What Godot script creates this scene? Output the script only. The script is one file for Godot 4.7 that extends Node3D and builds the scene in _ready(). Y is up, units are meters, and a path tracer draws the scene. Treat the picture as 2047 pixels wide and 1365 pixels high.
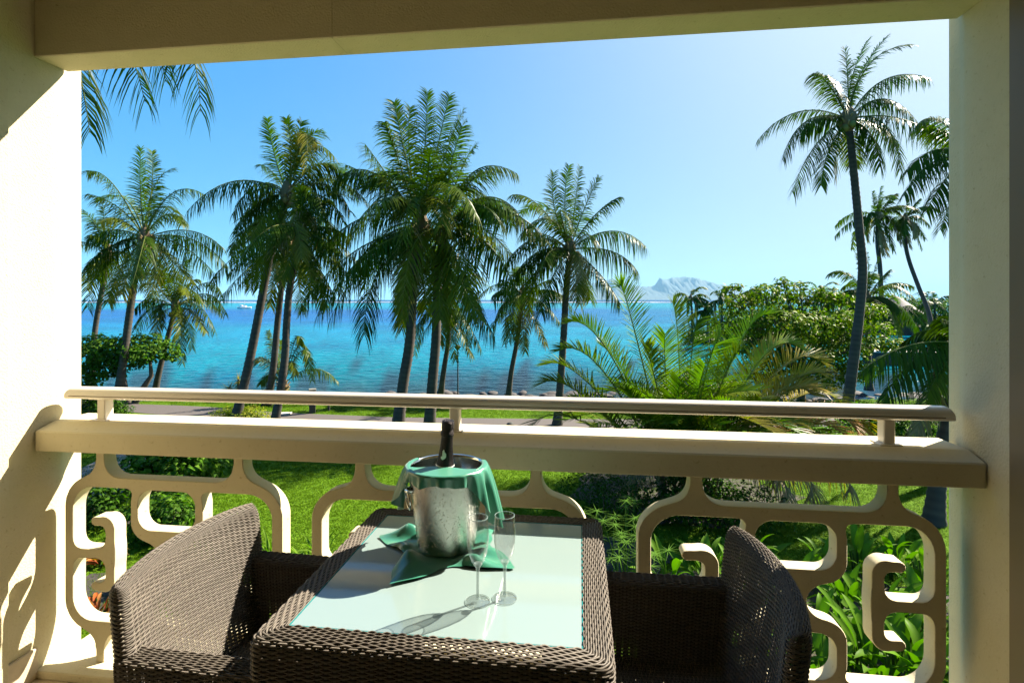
extends Node3D
# A balcony over a tropical garden and lagoon. y is up, metres; the balcony faces -Z.

const YAW := 0.12566          # the camera looks 7.2 degrees left of straight out
const FOC := 1080.0           # focal length in pixels of a 2047 pixel wide picture
const CX := 1023.5
const CY := 600.0
const EYE := 1.45             # eye above the kerb
const GY := -3.05             # garden level
const SEA := -4.05            # water level
const TAU2 := PI * 2.0

var rng := RandomNumberGenerator.new()
var used := {}
var M := {}
var noise := FastNoiseLite.new()
var leaf_meshes := {}

class MB:
	var v := PackedVector3Array()
	var n := PackedVector3Array()
	var c := PackedColorArray()
	var uv := PackedVector2Array()
	var ix := PackedInt32Array()
	func add(p: Vector3, nn: Vector3, col: Color, t := Vector2.ZERO) -> int:
		v.append(p); n.append(nn); c.append(col); uv.append(t)
		return v.size() - 1
	func tri(a: int, b: int, d: int) -> void:
		ix.append(a); ix.append(b); ix.append(d)
	func quad(a: int, b: int, d: int, e: int) -> void:
		tri(a, b, d); tri(a, d, e)
	func flat_quad(a: Vector3, b: Vector3, d: Vector3, e: Vector3, nn: Vector3, col: Color) -> void:
		var i := add(a, nn, col, Vector2(0, 0)); add(b, nn, col, Vector2(1, 0)); add(d, nn, col, Vector2(1, 1)); add(e, nn, col, Vector2(0, 1))
		quad(i, i + 1, i + 2, i + 3)
	func flat_tri(a: Vector3, b: Vector3, d: Vector3, nn: Vector3, col: Color) -> void:
		var i := add(a, nn, col); add(b, nn, col); add(d, nn, col)
		tri(i, i + 1, i + 2)
	func mesh(mat: Material) -> ArrayMesh:
		var k := 0
		var m := ix.size()
		while k < m:
			var a := ix[k]
			var b := ix[k + 1]
			var d := ix[k + 2]
			if (v[b] - v[a]).cross(v[d] - v[a]).dot(n[a] + n[b] + n[d]) > 0.0:
				ix[k + 1] = d
				ix[k + 2] = b
			k += 3
		var arr := []
		arr.resize(Mesh.ARRAY_MAX)
		arr[Mesh.ARRAY_VERTEX] = v
		arr[Mesh.ARRAY_NORMAL] = n
		arr[Mesh.ARRAY_COLOR] = c
		arr[Mesh.ARRAY_TEX_UV] = uv
		arr[Mesh.ARRAY_INDEX] = ix
		var me := ArrayMesh.new()
		me.add_surface_from_arrays(Mesh.PRIMITIVE_TRIANGLES, arr)
		me.surface_set_material(0, mat)
		return me
	# chamfered box
	func box(ctr: Vector3, size: Vector3, r: float, col: Color, bas := Basis()) -> void:
		var h := size * 0.5
		r = minf(r, minf(h.x, minf(h.y, h.z)) * 0.9)
		var ax := [Vector3(1, 0, 0), Vector3(0, 1, 0), Vector3(0, 0, 1)]
		var hh := [h.x, h.y, h.z]
		for k in 3:
			var u := (k + 1) % 3
			var w := (k + 2) % 3
			for s in [-1.0, 1.0]:
				var nn: Vector3 = ax[k] * s
				var q := []
				for e in [[-1, -1], [1, -1], [1, 1], [-1, 1]]:
					q.append(ctr + bas * (nn * hh[k] + ax[u] * e[0] * (hh[u] - r) + ax[w] * e[1] * (hh[w] - r)))
				flat_quad(q[0], q[1], q[2], q[3], bas * nn, col)
			if r > 0.0:
				for s in [-1.0, 1.0]:
					for t in [-1.0, 1.0]:
						var a1: Vector3 = ax[u] * s
						var a2: Vector3 = ax[w] * t
						var l: Vector3 = ax[k] * (hh[k] - r)
						var p1: Vector3 = a1 * hh[u] + a2 * (hh[w] - r)
						var p2: Vector3 = a1 * (hh[u] - r) + a2 * hh[w]
						flat_quad(ctr + bas * (p1 - l), ctr + bas * (p1 + l), ctr + bas * (p2 + l), ctr + bas * (p2 - l), bas * (a1 + a2).normalized(), col)
		if r > 0.0:
			for sx in [-1.0, 1.0]:
				for sy in [-1.0, 1.0]:
					for sz in [-1.0, 1.0]:
						var g := Vector3(sx, sy, sz)
						var e := h - Vector3(r, r, r)
						flat_tri(ctr + bas * (g * Vector3(h.x, e.y, e.z)), ctr + bas * (g * Vector3(e.x, h.y, e.z)), ctr + bas * (g * Vector3(e.x, e.y, h.z)), bas * g.normalized(), col)
	# grid of rows of points, smooth normals
	func grid(rows: Array, wrap: bool, col: Color, usc := 1.0, vsc := 1.0) -> void:
		var nv := rows.size()
		var nu: int = rows[0].size()
		var s := v.size()
		for j in nv:
			var row: PackedVector3Array = rows[j]
			var up: PackedVector3Array = rows[mini(j + 1, nv - 1)]
			var dn: PackedVector3Array = rows[maxi(j - 1, 0)]
			for i in nu:
				var a := row[(i + 1) % nu] if wrap else row[mini(i + 1, nu - 1)]
				var b := row[(i - 1 + nu) % nu] if wrap else row[maxi(i - 1, 0)]
				var nn := (a - b).cross(up[i] - dn[i])
				if nn.length_squared() < 1e-16:
					nn = (a - b).cross(Vector3(0.001, 1, 0.002)) if (a - b).length_squared() > 1e-14 else Vector3.UP
				add(row[i], nn.normalized(), col, Vector2(float(i) / nu * usc, float(j) / nv * vsc))
		for j in nv - 1:
			for i in (nu if wrap else nu - 1):
				var i2 := (i + 1) % nu
				quad(s + j * nu + i, s + j * nu + i2, s + (j + 1) * nu + i2, s + (j + 1) * nu + i)
	# lathe around y: profile of (radius, height)
	func lathe(prof: Array, seg: int, col: Color, at := Vector3.ZERO, bas := Basis()) -> void:
		var rows := []
		for p in prof:
			var row := PackedVector3Array()
			for k in seg:
				var a := TAU * k / seg
				row.append(at + bas * Vector3(cos(a) * p.x, p.y, sin(a) * p.x))
			rows.append(row)
		grid(rows, true, col, 4.0, 4.0)
	func tube(path: Array, rad: Array, seg: int, col: Color, capped := true, cols := []) -> void:
		var np := path.size()
		var s := v.size()
		var side := Vector3.ZERO
		for j in np:
			var t: Vector3 = (path[mini(j + 1, np - 1)] - path[maxi(j - 1, 0)]).normalized()
			if side == Vector3.ZERO:
				side = t.cross(Vector3(0.3, 0.2, 1.0)).normalized()
			side = (side - t * side.dot(t)).normalized()
			var b := t.cross(side)
			for k in seg:
				var a := TAU * k / seg
				var d := side * cos(a) + b * sin(a)
				add(path[j] + d * rad[j], d, cols[j] if cols.size() else col, Vector2(float(k) / seg, float(j) / np))
		for j in np - 1:
			for k in seg:
				var k2 := (k + 1) % seg
				quad(s + j * seg + k, s + j * seg + k2, s + (j + 1) * seg + k2, s + (j + 1) * seg + k)
		if capped:
			for e in [0, np - 1]:
				var t: Vector3 = (path[1] - path[0]).normalized() * -1.0 if e == 0 else (path[np - 1] - path[np - 2]).normalized()
				var m := add(path[e], t, col)
				var first := v.size()
				for k in seg:
					add(v[s + e * seg + k], t, col)
				for k in seg:
					tri(m, first + k, first + (k + 1) % seg)

# ---------------------------------------------------------------- naming
func numbered(called: String) -> String:
	if not used.has(called):
		used[called] = 0
		return called
	used[called] += 1
	return "%s_%03d" % [called, used[called]]

func tag(o: Node, label: String, category: String, group := "") -> Node:
	o.set_meta("label", label)
	o.set_meta("category", category)
	if group:
		o.set_meta("group", group)
	return o

func thing(called: String, label: String, category: String, where := Vector3.ZERO, turn := 0.0, group := "") -> Node3D:
	var o := Node3D.new()
	o.name = numbered(called)
	add_child(o)
	o.position = where
	o.rotation.y = turn
	tag(o, label, category, group)
	return o

func obj(called: String, mb: MB, mat: Material, parent: Node = null, stuff := false) -> MeshInstance3D:
	return put(called, mb.mesh(mat), parent, stuff)

func put(called: String, me: Mesh, parent: Node = null, stuff := false) -> MeshInstance3D:
	var o := MeshInstance3D.new()
	o.mesh = me
	o.name = called if parent else numbered(called)
	if parent:
		parent.add_child(o, true)
	else:
		add_child(o, true)
	if stuff:
		o.set_meta("kind", "stuff")
	return o

func struct(called: String, mb: MB, mat: Material) -> MeshInstance3D:
	var o := obj(called, mb, mat)
	o.set_meta("kind", "structure")
	return o

# ---------------------------------------------------------------- places
func cam(xc: float, d: float, y: float) -> Vector3:      # metres right of and in front of the eye
	return Vector3(xc * cos(YAW) - d * sin(YAW), y, -xc * sin(YAW) - d * cos(YAW))

func at(px: float, py: float, d: float) -> Vector3:
	return cam((px - CX) / FOC * d, d, EYE - (py - CY) / FOC * d)

func ground(px: float, py: float, y := GY) -> Vector3:
	var d := FOC * (EYE - y) / (py - CY)
	return cam((px - CX) / FOC * d, d, y)

func depth_of(py: float, y := GY) -> float:
	return FOC * (EYE - y) / (py - CY)

func rr(a: float, b: float) -> float:
	return rng.randf_range(a, b)

# ---------------------------------------------------------------- materials
func lin(r: float, g: float, b: float) -> Color:
	return Color(r, g, b).linear_to_srgb()

func noise_tex(size: int, freq: float, oct: int, seed_: int, as_normal := false, bump := 4.0, kind := FastNoiseLite.TYPE_SIMPLEX_SMOOTH) -> NoiseTexture2D:
	var f := FastNoiseLite.new()
	f.noise_type = kind
	f.seed = seed_
	f.frequency = freq
	f.fractal_octaves = oct
	var t := NoiseTexture2D.new()
	t.width = size
	t.height = size
	t.seamless = true
	t.noise = f
	if as_normal:
		t.as_normal_map = true
		t.bump_strength = bump
	return t

func ramp_tex(size: int, freq: float, oct: int, seed_: int, cols: Array, kind := FastNoiseLite.TYPE_SIMPLEX_SMOOTH) -> NoiseTexture2D:
	var t := noise_tex(size, freq, oct, seed_, false, 4.0, kind)
	var g := Gradient.new()
	g.offsets = PackedFloat32Array()
	g.colors = PackedColorArray()
	for k in cols.size():
		g.add_point(float(k) / maxf(1.0, cols.size() - 1), cols[k])
	t.color_ramp = g
	return t

func mat(r: float, g: float, b: float, rough := 0.7, metal := 0.0) -> StandardMaterial3D:
	var m := StandardMaterial3D.new()
	m.albedo_color = lin(r, g, b)
	m.roughness = rough
	m.metallic = metal
	return m

func vmat(rough := 0.6, back := Color(0, 0, 0), spec := 0.5) -> StandardMaterial3D:
	var m := StandardMaterial3D.new()
	m.albedo_color = Color.WHITE
	m.vertex_color_use_as_albedo = true
	m.roughness = rough
	m.metallic_specular = spec
	if back.r + back.g + back.b > 0.0:
		m.backlight_enabled = true
		m.backlight = back
	m.cull_mode = BaseMaterial3D.CULL_DISABLED
	return m

func tri_world(m: StandardMaterial3D, scale: float) -> void:
	m.uv1_triplanar = true
	m.uv1_world_triplanar = true
	m.uv1_scale = Vector3.ONE * scale

func make_materials() -> void:
	# painted cement render: a fine sandy grain with faint patches
	var p := mat(1, 1, 1, 0.85)
	p.albedo_texture = ramp_tex(1024, 0.006, 4, 3, [lin(0.51, 0.452, 0.298), lin(0.53, 0.472, 0.315), lin(0.55, 0.49, 0.33)])
	p.heightmap_enabled = true
	p.heightmap_texture = noise_tex(1024, 0.09, 3, 5)
	p.heightmap_scale = 0.16
	tri_world(p, 1.0)
	# pits, grime and weather marks
	var gt := noise_tex(1024, 0.035, 6, 91)
	var gg := Gradient.new()
	gg.offsets = PackedFloat32Array([0.0, 0.14, 0.24, 0.4, 1.0])
	gg.colors = PackedColorArray([lin(0.45, 0.40, 0.33), lin(0.88, 0.86, 0.83), lin(0.98, 0.98, 0.975), Color.WHITE, Color.WHITE])
	gt.color_ramp = gg
	p.detail_enabled = true
	p.detail_albedo = gt
	p.detail_blend_mode = BaseMaterial3D.BLEND_MODE_MUL
	M.paint = p
	var p2 := p.duplicate()
	p2.heightmap_scale = 0.05
	M.paint_smooth = p2
	M.alu = mat(0.66, 0.60, 0.52, 0.32, 0.0)
	M.alu.clearcoat_enabled = true
	M.alu.clearcoat = 0.5
	M.alu.clearcoat_roughness = 0.2
	M.brown = mat(0.16, 0.115, 0.06, 0.5)
	var fl := mat(1, 1, 1, 0.6)
	fl.albedo_texture = ramp_tex(512, 0.02, 4, 8, [lin(0.45, 0.37, 0.26), lin(0.58, 0.49, 0.35)])
	tri_world(fl, 1.5)
	M.floor = fl
	M.weave = vmat(0.5, Color(0, 0, 0), 0.3)
	var gl := mat(0.19, 0.258, 0.25, 0.5)
	gl.clearcoat_enabled = true
	gl.clearcoat = 1.0
	gl.clearcoat_roughness = 0.07
	M.table_glass = gl
	M.glass_edge = mat(0.02, 0.20, 0.20, 0.1)
	var st := mat(0.56, 0.54, 0.49, 0.16, 1.0)
	st.heightmap_enabled = true
	st.heightmap_texture = noise_tex(512, 0.10, 2, 21, false, 4.0, FastNoiseLite.TYPE_CELLULAR)
	st.heightmap_scale = 0.05
	st.uv1_scale = Vector3(1, 1, 1)
	M.steel_wet = st
	M.steel = mat(0.75, 0.73, 0.70, 0.12, 1.0)
	M.bottle = mat(0.008, 0.012, 0.008, 0.06)
	var fo := mat(0.028, 0.022, 0.022, 0.34, 0.7)
	fo.heightmap_enabled = true
	fo.heightmap_texture = noise_tex(256, 0.05, 3, 31)
	fo.heightmap_scale = 0.25
	M.foil = fo
	M.ring = mat(0.8, 0.78, 0.74, 0.5)
	var na := mat(0.016, 0.175, 0.105, 0.30)
	na.rim_enabled = true
	na.rim = 0.5
	na.rim_tint = 0.1
	na.metallic_specular = 0.8
	na.cull_mode = BaseMaterial3D.CULL_DISABLED
	M.napkin = na
	var cg := StandardMaterial3D.new()
	cg.albedo_color = Color(0.10, 0.14, 0.13, 0.085)
	cg.transparency = BaseMaterial3D.TRANSPARENCY_ALPHA
	cg.roughness = 0.0
	cg.metallic_specular = 0.6
	M.clear = cg
	var ge := cg.duplicate()
	ge.albedo_color = Color(0.6, 0.68, 0.66, 0.38)
	M.clear_edge = ge
	var sg := StandardMaterial3D.new()
	sg.albedo_color = Color(0.97, 1.0, 0.99, 0.0)
	sg.roughness = 0.0
	sg.refraction_enabled = true
	sg.refraction_scale = 0.05
	M.solid_glass = sg
	# vegetation
	M.frond = vmat(0.4, Color(0.72, 0.86, 0.12), 0.2)
	M.leaf = vmat(0.45, Color(0.78, 0.92, 0.14), 0.12)
	M.bark = vmat(0.9)
	M.plain = vmat(0.8)
	var gr := mat(1, 1, 1, 0.9)
	gr.albedo_texture = ramp_tex(1024, 0.03, 5, 41, [lin(0.040, 0.088, 0.004), lin(0.062, 0.124, 0.005), lin(0.085, 0.145, 0.007)])
	gr.heightmap_enabled = true
	gr.heightmap_texture = noise_tex(512, 0.12, 3, 43)
	gr.heightmap_scale = 4.0
	gr.uv1_triplanar = true
	gr.uv1_world_triplanar = true
	gr.uv1_scale = Vector3.ONE * 0.23
	gr.metallic_specular = 0.15
	M.lawn = gr
	var pa := mat(1, 1, 1, 0.9)
	pa.albedo_texture = ramp_tex(512, 0.12, 4, 51, [lin(0.055, 0.046, 0.042), lin(0.095, 0.079, 0.070)])
	tri_world(pa, 0.4)
	M.path = pa
	var cn := mat(1, 1, 1, 0.9)
	cn.albedo_texture = ramp_tex(512, 0.05, 4, 53, [lin(0.19, 0.16, 0.135), lin(0.25, 0.21, 0.18)])
	tri_world(cn, 0.4)
	M.concrete = cn
	var so := mat(1, 1, 1, 0.95)
	so.albedo_texture = ramp_tex(512, 0.05, 4, 57, [lin(0.025, 0.02, 0.015), lin(0.05, 0.04, 0.03)])
	tri_world(so, 0.5)
	M.soil = so
	var wa := vmat(0.2, Color(0, 0, 0), 0.07)
	wa.normal_enabled = true
	wa.normal_texture = noise_tex(1024, 0.012, 5, 61, true, 6.0)
	wa.normal_scale = 1.6
	wa.albedo_texture = ramp_tex(1024, 0.02, 5, 65, [lin(0.35, 0.42, 0.55), lin(0.75, 0.78, 0.80), lin(1, 1, 1)])
	M.water = wa
	M.foam = mat(0.62, 0.64, 0.65, 0.9)
	M.white = mat(0.8, 0.8, 0.78, 0.5)
	M.dark = mat(0.03, 0.028, 0.025, 0.7)
	M.timber = vmat(0.8)
	M.rock = mat(1, 1, 1, 0.85)
	M.rock.albedo_texture = ramp_tex(256, 0.05, 4, 71, [lin(0.02, 0.018, 0.017), lin(0.075, 0.065, 0.06)])
	tri_world(M.rock, 0.6)
	M.hill = mat(0.022, 0.040, 0.035, 0.95)

# ---------------------------------------------------------------- the start
func _ready() -> void:
	rng.seed = 20240611
	noise.seed = 5
	noise.frequency = 1.0
	noise.fractal_octaves = 3
	make_camera_and_light()
	make_materials()
	make_ground()
	make_balcony()
	make_palms()
	make_planting()
	make_shore_things()
	make_furniture()
	make_tableware()

func make_camera_and_light() -> void:
	var c := Camera3D.new()
	c.name = "camera"
	c.projection = Camera3D.PROJECTION_FRUSTUM
	c.near = 0.05
	c.far = 40000.0
	c.size = 0.05 * 1365.0 / FOC
	c.frustum_offset = Vector2(0, -0.05 * (682.5 - 599.0) / FOC)
	c.position = Vector3(0, EYE, 0)
	c.rotation.y = YAW
	add_child(c)
	c.current = true

	var exposure := 4.0
	var elev := deg_to_rad(40.5)
	var az := deg_to_rad(50.0)
	var to_sun := Vector3(sin(az) * cos(elev), sin(elev), -cos(az) * cos(elev))
	var img := Image.create(1024, 512, false, Image.FORMAT_RGBF)
	for y in 512:
		var e := PI * 0.5 - (y + 0.5) / 512.0 * PI
		for x in 1024:
			var a := (x + 0.5) / 1024.0 * TAU
			var dir := Vector3(sin(a) * cos(e), sin(e), -cos(a) * cos(e))
			var h := exp(-maxf(sin(e), 0.0) * 4.6)
			var col := Vector3(0.0, 0.295, 0.93).lerp(Vector3(0.22, 0.82, 1.03), h)
			var g := rad_to_deg(dir.angle_to(to_sun))
			var w := minf(1.0, 1.3 * exp(-pow(g / 35.0, 1.8)))
			w = 1.0 - (1.0 - w) * (1.0 - 0.97 * h * exp(-pow(g / 63.0, 2.4)))
			col = col.lerp(Vector3(0.98, 1.10, 1.13), w)
			col /= exposure
			img.set_pixel(x, y, Color(col.x, col.y, col.z))
	var sm := PanoramaSkyMaterial.new()
	sm.panorama = ImageTexture.create_from_image(img)
	var sky := Sky.new()
	sky.sky_material = sm
	var env := Environment.new()
	env.background_mode = Environment.BG_SKY
	env.sky = sky
	env.background_energy_multiplier = 1.0
	env.tonemap_mode = Environment.TONE_MAPPER_LINEAR
	env.tonemap_exposure = exposure
	env.fog_enabled = true
	env.fog_density = 0.000036
	env.fog_light_color = Color(0.62, 0.85, 1.0)
	env.sdfgi_enabled = true
	env.ssao_enabled = true
	env.ssil_enabled = true
	var we := WorldEnvironment.new()
	we.name = "world_environment"
	we.environment = env
	add_child(we)
	var sun := DirectionalLight3D.new()
	sun.name = "sun"
	sun.light_energy = 1.6
	sun.light_color = Color(1.0, 0.955, 0.88)
	sun.light_angular_distance = 0.5
	sun.shadow_enabled = true
	sun.basis = Basis.looking_at(-to_sun)
	add_child(sun)

# ---------------------------------------------------------------- ground, water, far land
func sea_color(xc: float, d: float) -> Color:
	var e := EYE - SEA
	var off := e * FOC / d               # how far under the horizon
	var stops := [
		[0.0, Vector3(0.002, 0.030, 0.10)], [5.0, Vector3(0.001, 0.034, 0.11)], [6.8, Vector3(0.003, 0.165, 0.205)], [15.0, Vector3(0.002, 0.14, 0.205)],
		[22.0, Vector3(0.001, 0.045, 0.18)], [42.0, Vector3(0.001, 0.066, 0.195)], [58.0, Vector3(0.001, 0.118, 0.195)], [105.0, Vector3(0.001, 0.125, 0.175)],
		[140.0, Vector3(0.002, 0.110, 0.140)], [160.0, Vector3(0.004, 0.080, 0.10)], [174.0, Vector3(0.008, 0.040, 0.055)], [200.0, Vector3(0.02, 0.03, 0.03)], [400.0, Vector3(0.02, 0.03, 0.03)]]
	var wob := noise.get_noise_2d(xc / 55.0, d / 45.0)
	var o2 := off * (1.0 + 0.22 * wob)
	var col := Vector3.ZERO
	for k in stops.size() - 1:
		if o2 <= stops[k + 1][0]:
			var t: float = (o2 - stops[k][0]) / (stops[k + 1][0] - stops[k][0])
			col = stops[k][1].lerp(stops[k + 1][1], maxf(0.0, t))
			break
	# shallower, greener towards the right
	var g := clampf((xc / d) * 1.2 + 0.1, 0.0, 0.6)
	if off > 6.0 and off < 150.0:
		col = col.lerp(Vector3(0.003, 0.155, 0.19), g * 0.8)
	var p := noise.get_noise_2d(xc / 9.0 + 31.0, d / 5.0)
	col *= 1.0 + 0.34 * p
	col = col.lerp(Vector3(0.002, 0.05, 0.11), clampf(noise.get_noise_2d(xc / 24.0 + 90.0, d / 14.0) * 1.6 - 0.25, 0.0, 0.55) if off > 14.0 else 0.0)
	if off > 120.0:
		var r := noise.get_noise_2d(xc / 2.2, d / 1.3 + 60.0)
		if r > 0.06 and off > 132.0 + 30.0 * noise.get_noise_2d(xc / 7.0 + 5.0, 3.0):
			col = col.lerp(Vector3(0.010, 0.014, 0.020), 0.8)
	col *= 1.25
	return Color(maxf(col.x, 0.001), maxf(col.y, 0.001), maxf(col.z, 0.001))

func make_ground() -> void:
	# the sea, one sheet to the horizon
	var mb := MB.new()
	var rows := 150
	var colsn := 150
	for j in rows + 1:
		var d := 22.0 * pow(26000.0 / 22.0, float(j) / rows) if j > 70 else 22.0 + (22.0 * pow(26000.0 / 22.0, 70.0 / rows) - 22.0) * (j / 70.0)
		for i in colsn + 1:
			var a := lerpf(-1.35, 1.6, float(i) / colsn)
			var xc := d * a
			var p := cam(xc, d, SEA)
			mb.add(p, Vector3.UP, sea_color(xc, d), Vector2(xc / 26.0, d / 20.0))
	for j in rows:
		for i in colsn:
			var s := j * (colsn + 1) + i
			mb.quad(s, s + 1, s + colsn + 2, s + colsn + 1)
	struct("sea", mb, M.water)
	# surf on the reef
	mb = MB.new()
	var x := -1500.0
	while x < 1500.0:
		var l := rr(25, 90)
		var d := 900.0 + 12.0 * noise.get_noise_1d(x / 150.0)
		var w := rr(230.0, 420.0) * (1.0 if x < 250.0 else 0.5)
		var h := rr(0.5, 1.2)
		var a := cam(x, d, SEA + 0.02)
		var b := cam(x + l, d + rr(-6, 6), SEA + 0.02)
		var a2 := cam(x, d + 6.0, SEA + h)
		var b2 := cam(x + l, d + 6.0, SEA + h)
		var a3 := cam(x, d + w, SEA + 0.02)
		var b3 := cam(x + l, d + w, SEA + 0.02)
		mb.flat_quad(a, b, b2, a2, Vector3(0.1, 0.5, 0.8).normalized(), Color.WHITE)
		mb.flat_quad(a2, b2, b3, a3, Vector3.UP, Color.WHITE)
		x += l * rr(0.9, 1.08)
	struct("reef_surf", mb, M.foam)
	# island on the horizon: a ridge with spurs running down to the water
	mb = MB.new()
	var prof := [[1010, 597], [1060, 588], [1100, 581], [1150, 572], [1190, 566], [1213, 561], [1222, 557], [1236, 560], [1252, 567], [1266, 572], [1290, 574], [1312, 571], [1318, 557], [1326, 560], [1336, 559], [1344, 555], [1362, 554], [1385, 555], [1400, 558], [1420, 564], [1445, 570], [1475, 578], [1510, 585], [1550, 592], [1600, 598]]
	var ridge := []
	var nx := 160
	for i in nx + 1:
		var px := lerpf(1010.0, 1600.0, float(i) / nx)
		for k in prof.size() - 1:
			if px <= prof[k + 1][0]:
				ridge.append([px, lerpf(prof[k][1], prof[k + 1][1], (px - prof[k][0]) / float(prof[k + 1][0] - prof[k][0]))])
				break
	var dist := 16000.0
	for j in 14:
		for i in ridge.size():
			var t := j / 13.0                       # 0 shore towards us, 0.6 the ridge, 1 the far shore
			var hh: float = (CY - ridge[i][1]) / FOC * dist + EYE - SEA
			var sp := 0.5 + 0.6 * noise.get_noise_2d(ridge[i][0] / 9.0, t * 2.2)
			hh *= 1.0 + 0.07 * noise.get_noise_1d(ridge[i][0] / 4.0)
			var f := pow(t / 0.6, 1.25) * lerpf(0.72, 1.15, sp) if t < 0.58 else (1.0 if t < 0.65 else (1.0 - t) / 0.38)
			var dd := dist + (t - 0.6) * 3600.0
			var xc: float = (ridge[i][0] - CX) / FOC * dist
			mb.add(cam(xc, dd, SEA + hh * minf(f, 1.0)), Vector3.UP, Color.WHITE)
	for j in 13:
		for i in ridge.size() - 1:
			var s := j * ridge.size() + i
			var a := mb.v[s]
			var nn := (mb.v[s + 1] - a).cross(mb.v[s + ridge.size()] - a)
			if nn.y < 0.0:
				nn = -nn
			mb.n[s] = nn.normalized()
			mb.quad(s, s + 1, s + ridge.size() + 1, s + ridge.size())
	struct("island_hills", mb, M.hill)

	# the lawn with its bank down to the water
	mb = MB.new()
	var ds := [-6.0, 0.0, 3.0, 5.0, 7.0, 9.0, 11.0, 13.0, 15.0, 17.0, 19.0, 21.0, 23.0, 24.4, 25.2, 26.0, 27.5, 30.0, 34.0]
	var dy := [0, 0, 0, 0, 0, 0, 0, 0, 0, 0, 0, 0, -0.02, -0.06, -0.2, -0.5, -0.9, -1.2, -1.9]
	for j in ds.size():
		for i in 81:
			var xc := lerpf(-70.0, 70.0, i / 80.0)
			var e := 0.0 if j < 12 else noise.get_noise_2d(xc / 6.0, 2.0) * 0.9
			var yy: float = GY + dy[j] + (0.05 * noise.get_noise_2d(xc / 5.0, ds[j] / 5.0) if j > 4 and j < 11 and false else 0.0)
			mb.add(cam(xc, ds[j] + e, yy), Vector3.UP, Color.WHITE)
	for j in ds.size() - 1:
		for i in 80:
			var s := j * 81 + i
			mb.quad(s, s + 1, s + 82, s + 81)
	struct("lawn", mb, M.lawn)
	# the path: strips between an upper and a lower edge, laid 4 mm over the lawn
	var strip := func(called: String, cols: Array, up: float, mt: Material):
		var b := MB.new()
		for k in cols.size():
			var q0 := ground(cols[k][0], cols[k][1])
			var q1 := ground(cols[k][0], cols[k][2])
			q0.y += up
			q1.y += up
			b.add(q0, Vector3.UP, Color.WHITE)
			b.add(q1, Vector3.UP, Color.WHITE)
			if k:
				var s := b.v.size() - 4
				b.quad(s, s + 1, s + 3, s + 2)
		struct(called, b, mt)
	strip.call("path", [[-200, 801, 818], [100, 804, 820], [250, 808, 824], [340, 811, 832], [346, 811, 838], [430, 815, 842], [560, 826, 872], [640, 829, 872], [760, 834, 866], [850, 836, 859], [1060, 838, 858], [1250, 839, 858], [1500, 838, 856], [1800, 836, 852]], 0.004, M.path)
	mb = MB.new()
	for q in [[839, 335, 428], [868, 300, 408], [900, 240, 375], [938, 160, 325], [990, 20, 235], [1060, -200, 80]]:
		var q0 := ground(q[1], q[0])
		var q1 := ground(q[2], q[0])
		mb.add(q0 + Vector3(0, 0.008, 0), Vector3.UP, Color.WHITE)
		mb.add(q1 + Vector3(0, 0.008, 0), Vector3.UP, Color.WHITE)
		if mb.v.size() > 2:
			var s := mb.v.size() - 4
			mb.quad(s, s + 1, s + 3, s + 2)
	struct("side_path", mb, M.concrete)
	# low flat stone beside the path
	# dark soil under the planting by the building and under the big clump
	for s in [[1360, 985, 2.6, 1.9], [1660, 1230, 2.6, 1.3], [330, 1040, 0.8, 0.6], [215, 1190, 0.9, 0.8], [480, 846, 1.25, 0.9], [1230, 1110, 1.0, 0.7]]:
		var b := MB.new()
		var o := ground(s[0], s[1])
		var c := b.add(o + Vector3(0, 0.012, 0), Vector3.UP, Color.WHITE)
		for k in 40:
			var a := TAU * k / 40.0
			var r := 1.0 + 0.25 * noise.get_noise_2d(cos(a) * 1.5 + s[0], sin(a) * 1.5)
			b.add(o + Vector3(cos(a) * s[2] * r, 0.012, sin(a) * s[3] * r), Vector3.UP, Color.WHITE)
		for k in 40:
			b.tri(c, c + 1 + k, c + 1 + (k + 1) % 40)
		struct("planting_bed", b, M.soil)
	# grass blades on the part of the lawn that is near
	var tuft := MB.new()
	for k in 9:
		var a := rr(0, TAU)
		var o := Vector3(cos(a), 0, sin(a)) * rr(0.0, 0.05)
		var lean := Vector3(rr(-1, 1), 0, rr(-1, 1)) * 0.03
		var w := Vector3(cos(a + 1.3), 0, sin(a + 1.3)) * 0.0035
		var hgt := rr(0.025, 0.055)
		var nn := Vector3(rr(-0.4, 0.4), 1, rr(-0.4, 0.4)).normalized()
		var g := rr(0.8, 1.2)
		tuft.flat_tri(o - w, o + w, o + lean + Vector3(0, hgt, 0), nn, Color(0.066 * g, 0.128 * g, 0.005))
	var gm := MultiMesh.new()
	gm.transform_format = MultiMesh.TRANSFORM_3D
	gm.mesh = tuft.mesh(vmat(0.6, Color(0.75, 0.85, 0.1), 0.15))
	var buf := PackedFloat32Array()
	var cnt := 0
	while cnt < 110000:
		var d := 5.0 + 19.4 * pow(rng.randf(), 0.8)
		var xc := rr(-1.0, 1.0) * d * 0.98
		var p := cam(xc, d, GY)
		var px := CX + FOC * xc / d
		var py := CY + FOC * (EYE - GY) / d
		if py > 806.0 and py < 866.0 and in_path(px, py):
			continue
		var a := rr(0, TAU)
		var sc := rr(0.7, 1.3)
		buf.append_array([cos(a) * sc, 0.0, sin(a) * sc, p.x, 0.0, sc, 0.0, GY, -sin(a) * sc, 0.0, cos(a) * sc, p.z])
		cnt += 1
	gm.instance_count = cnt
	gm.buffer = buf
	var gi := MultiMeshInstance3D.new()
	gi.multimesh = gm
	gi.name = numbered("grass")
	gi.set_meta("kind", "stuff")
	tag(gi, "short mown green grass of the garden lawn", "grass")
	add_child(gi)

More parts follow.
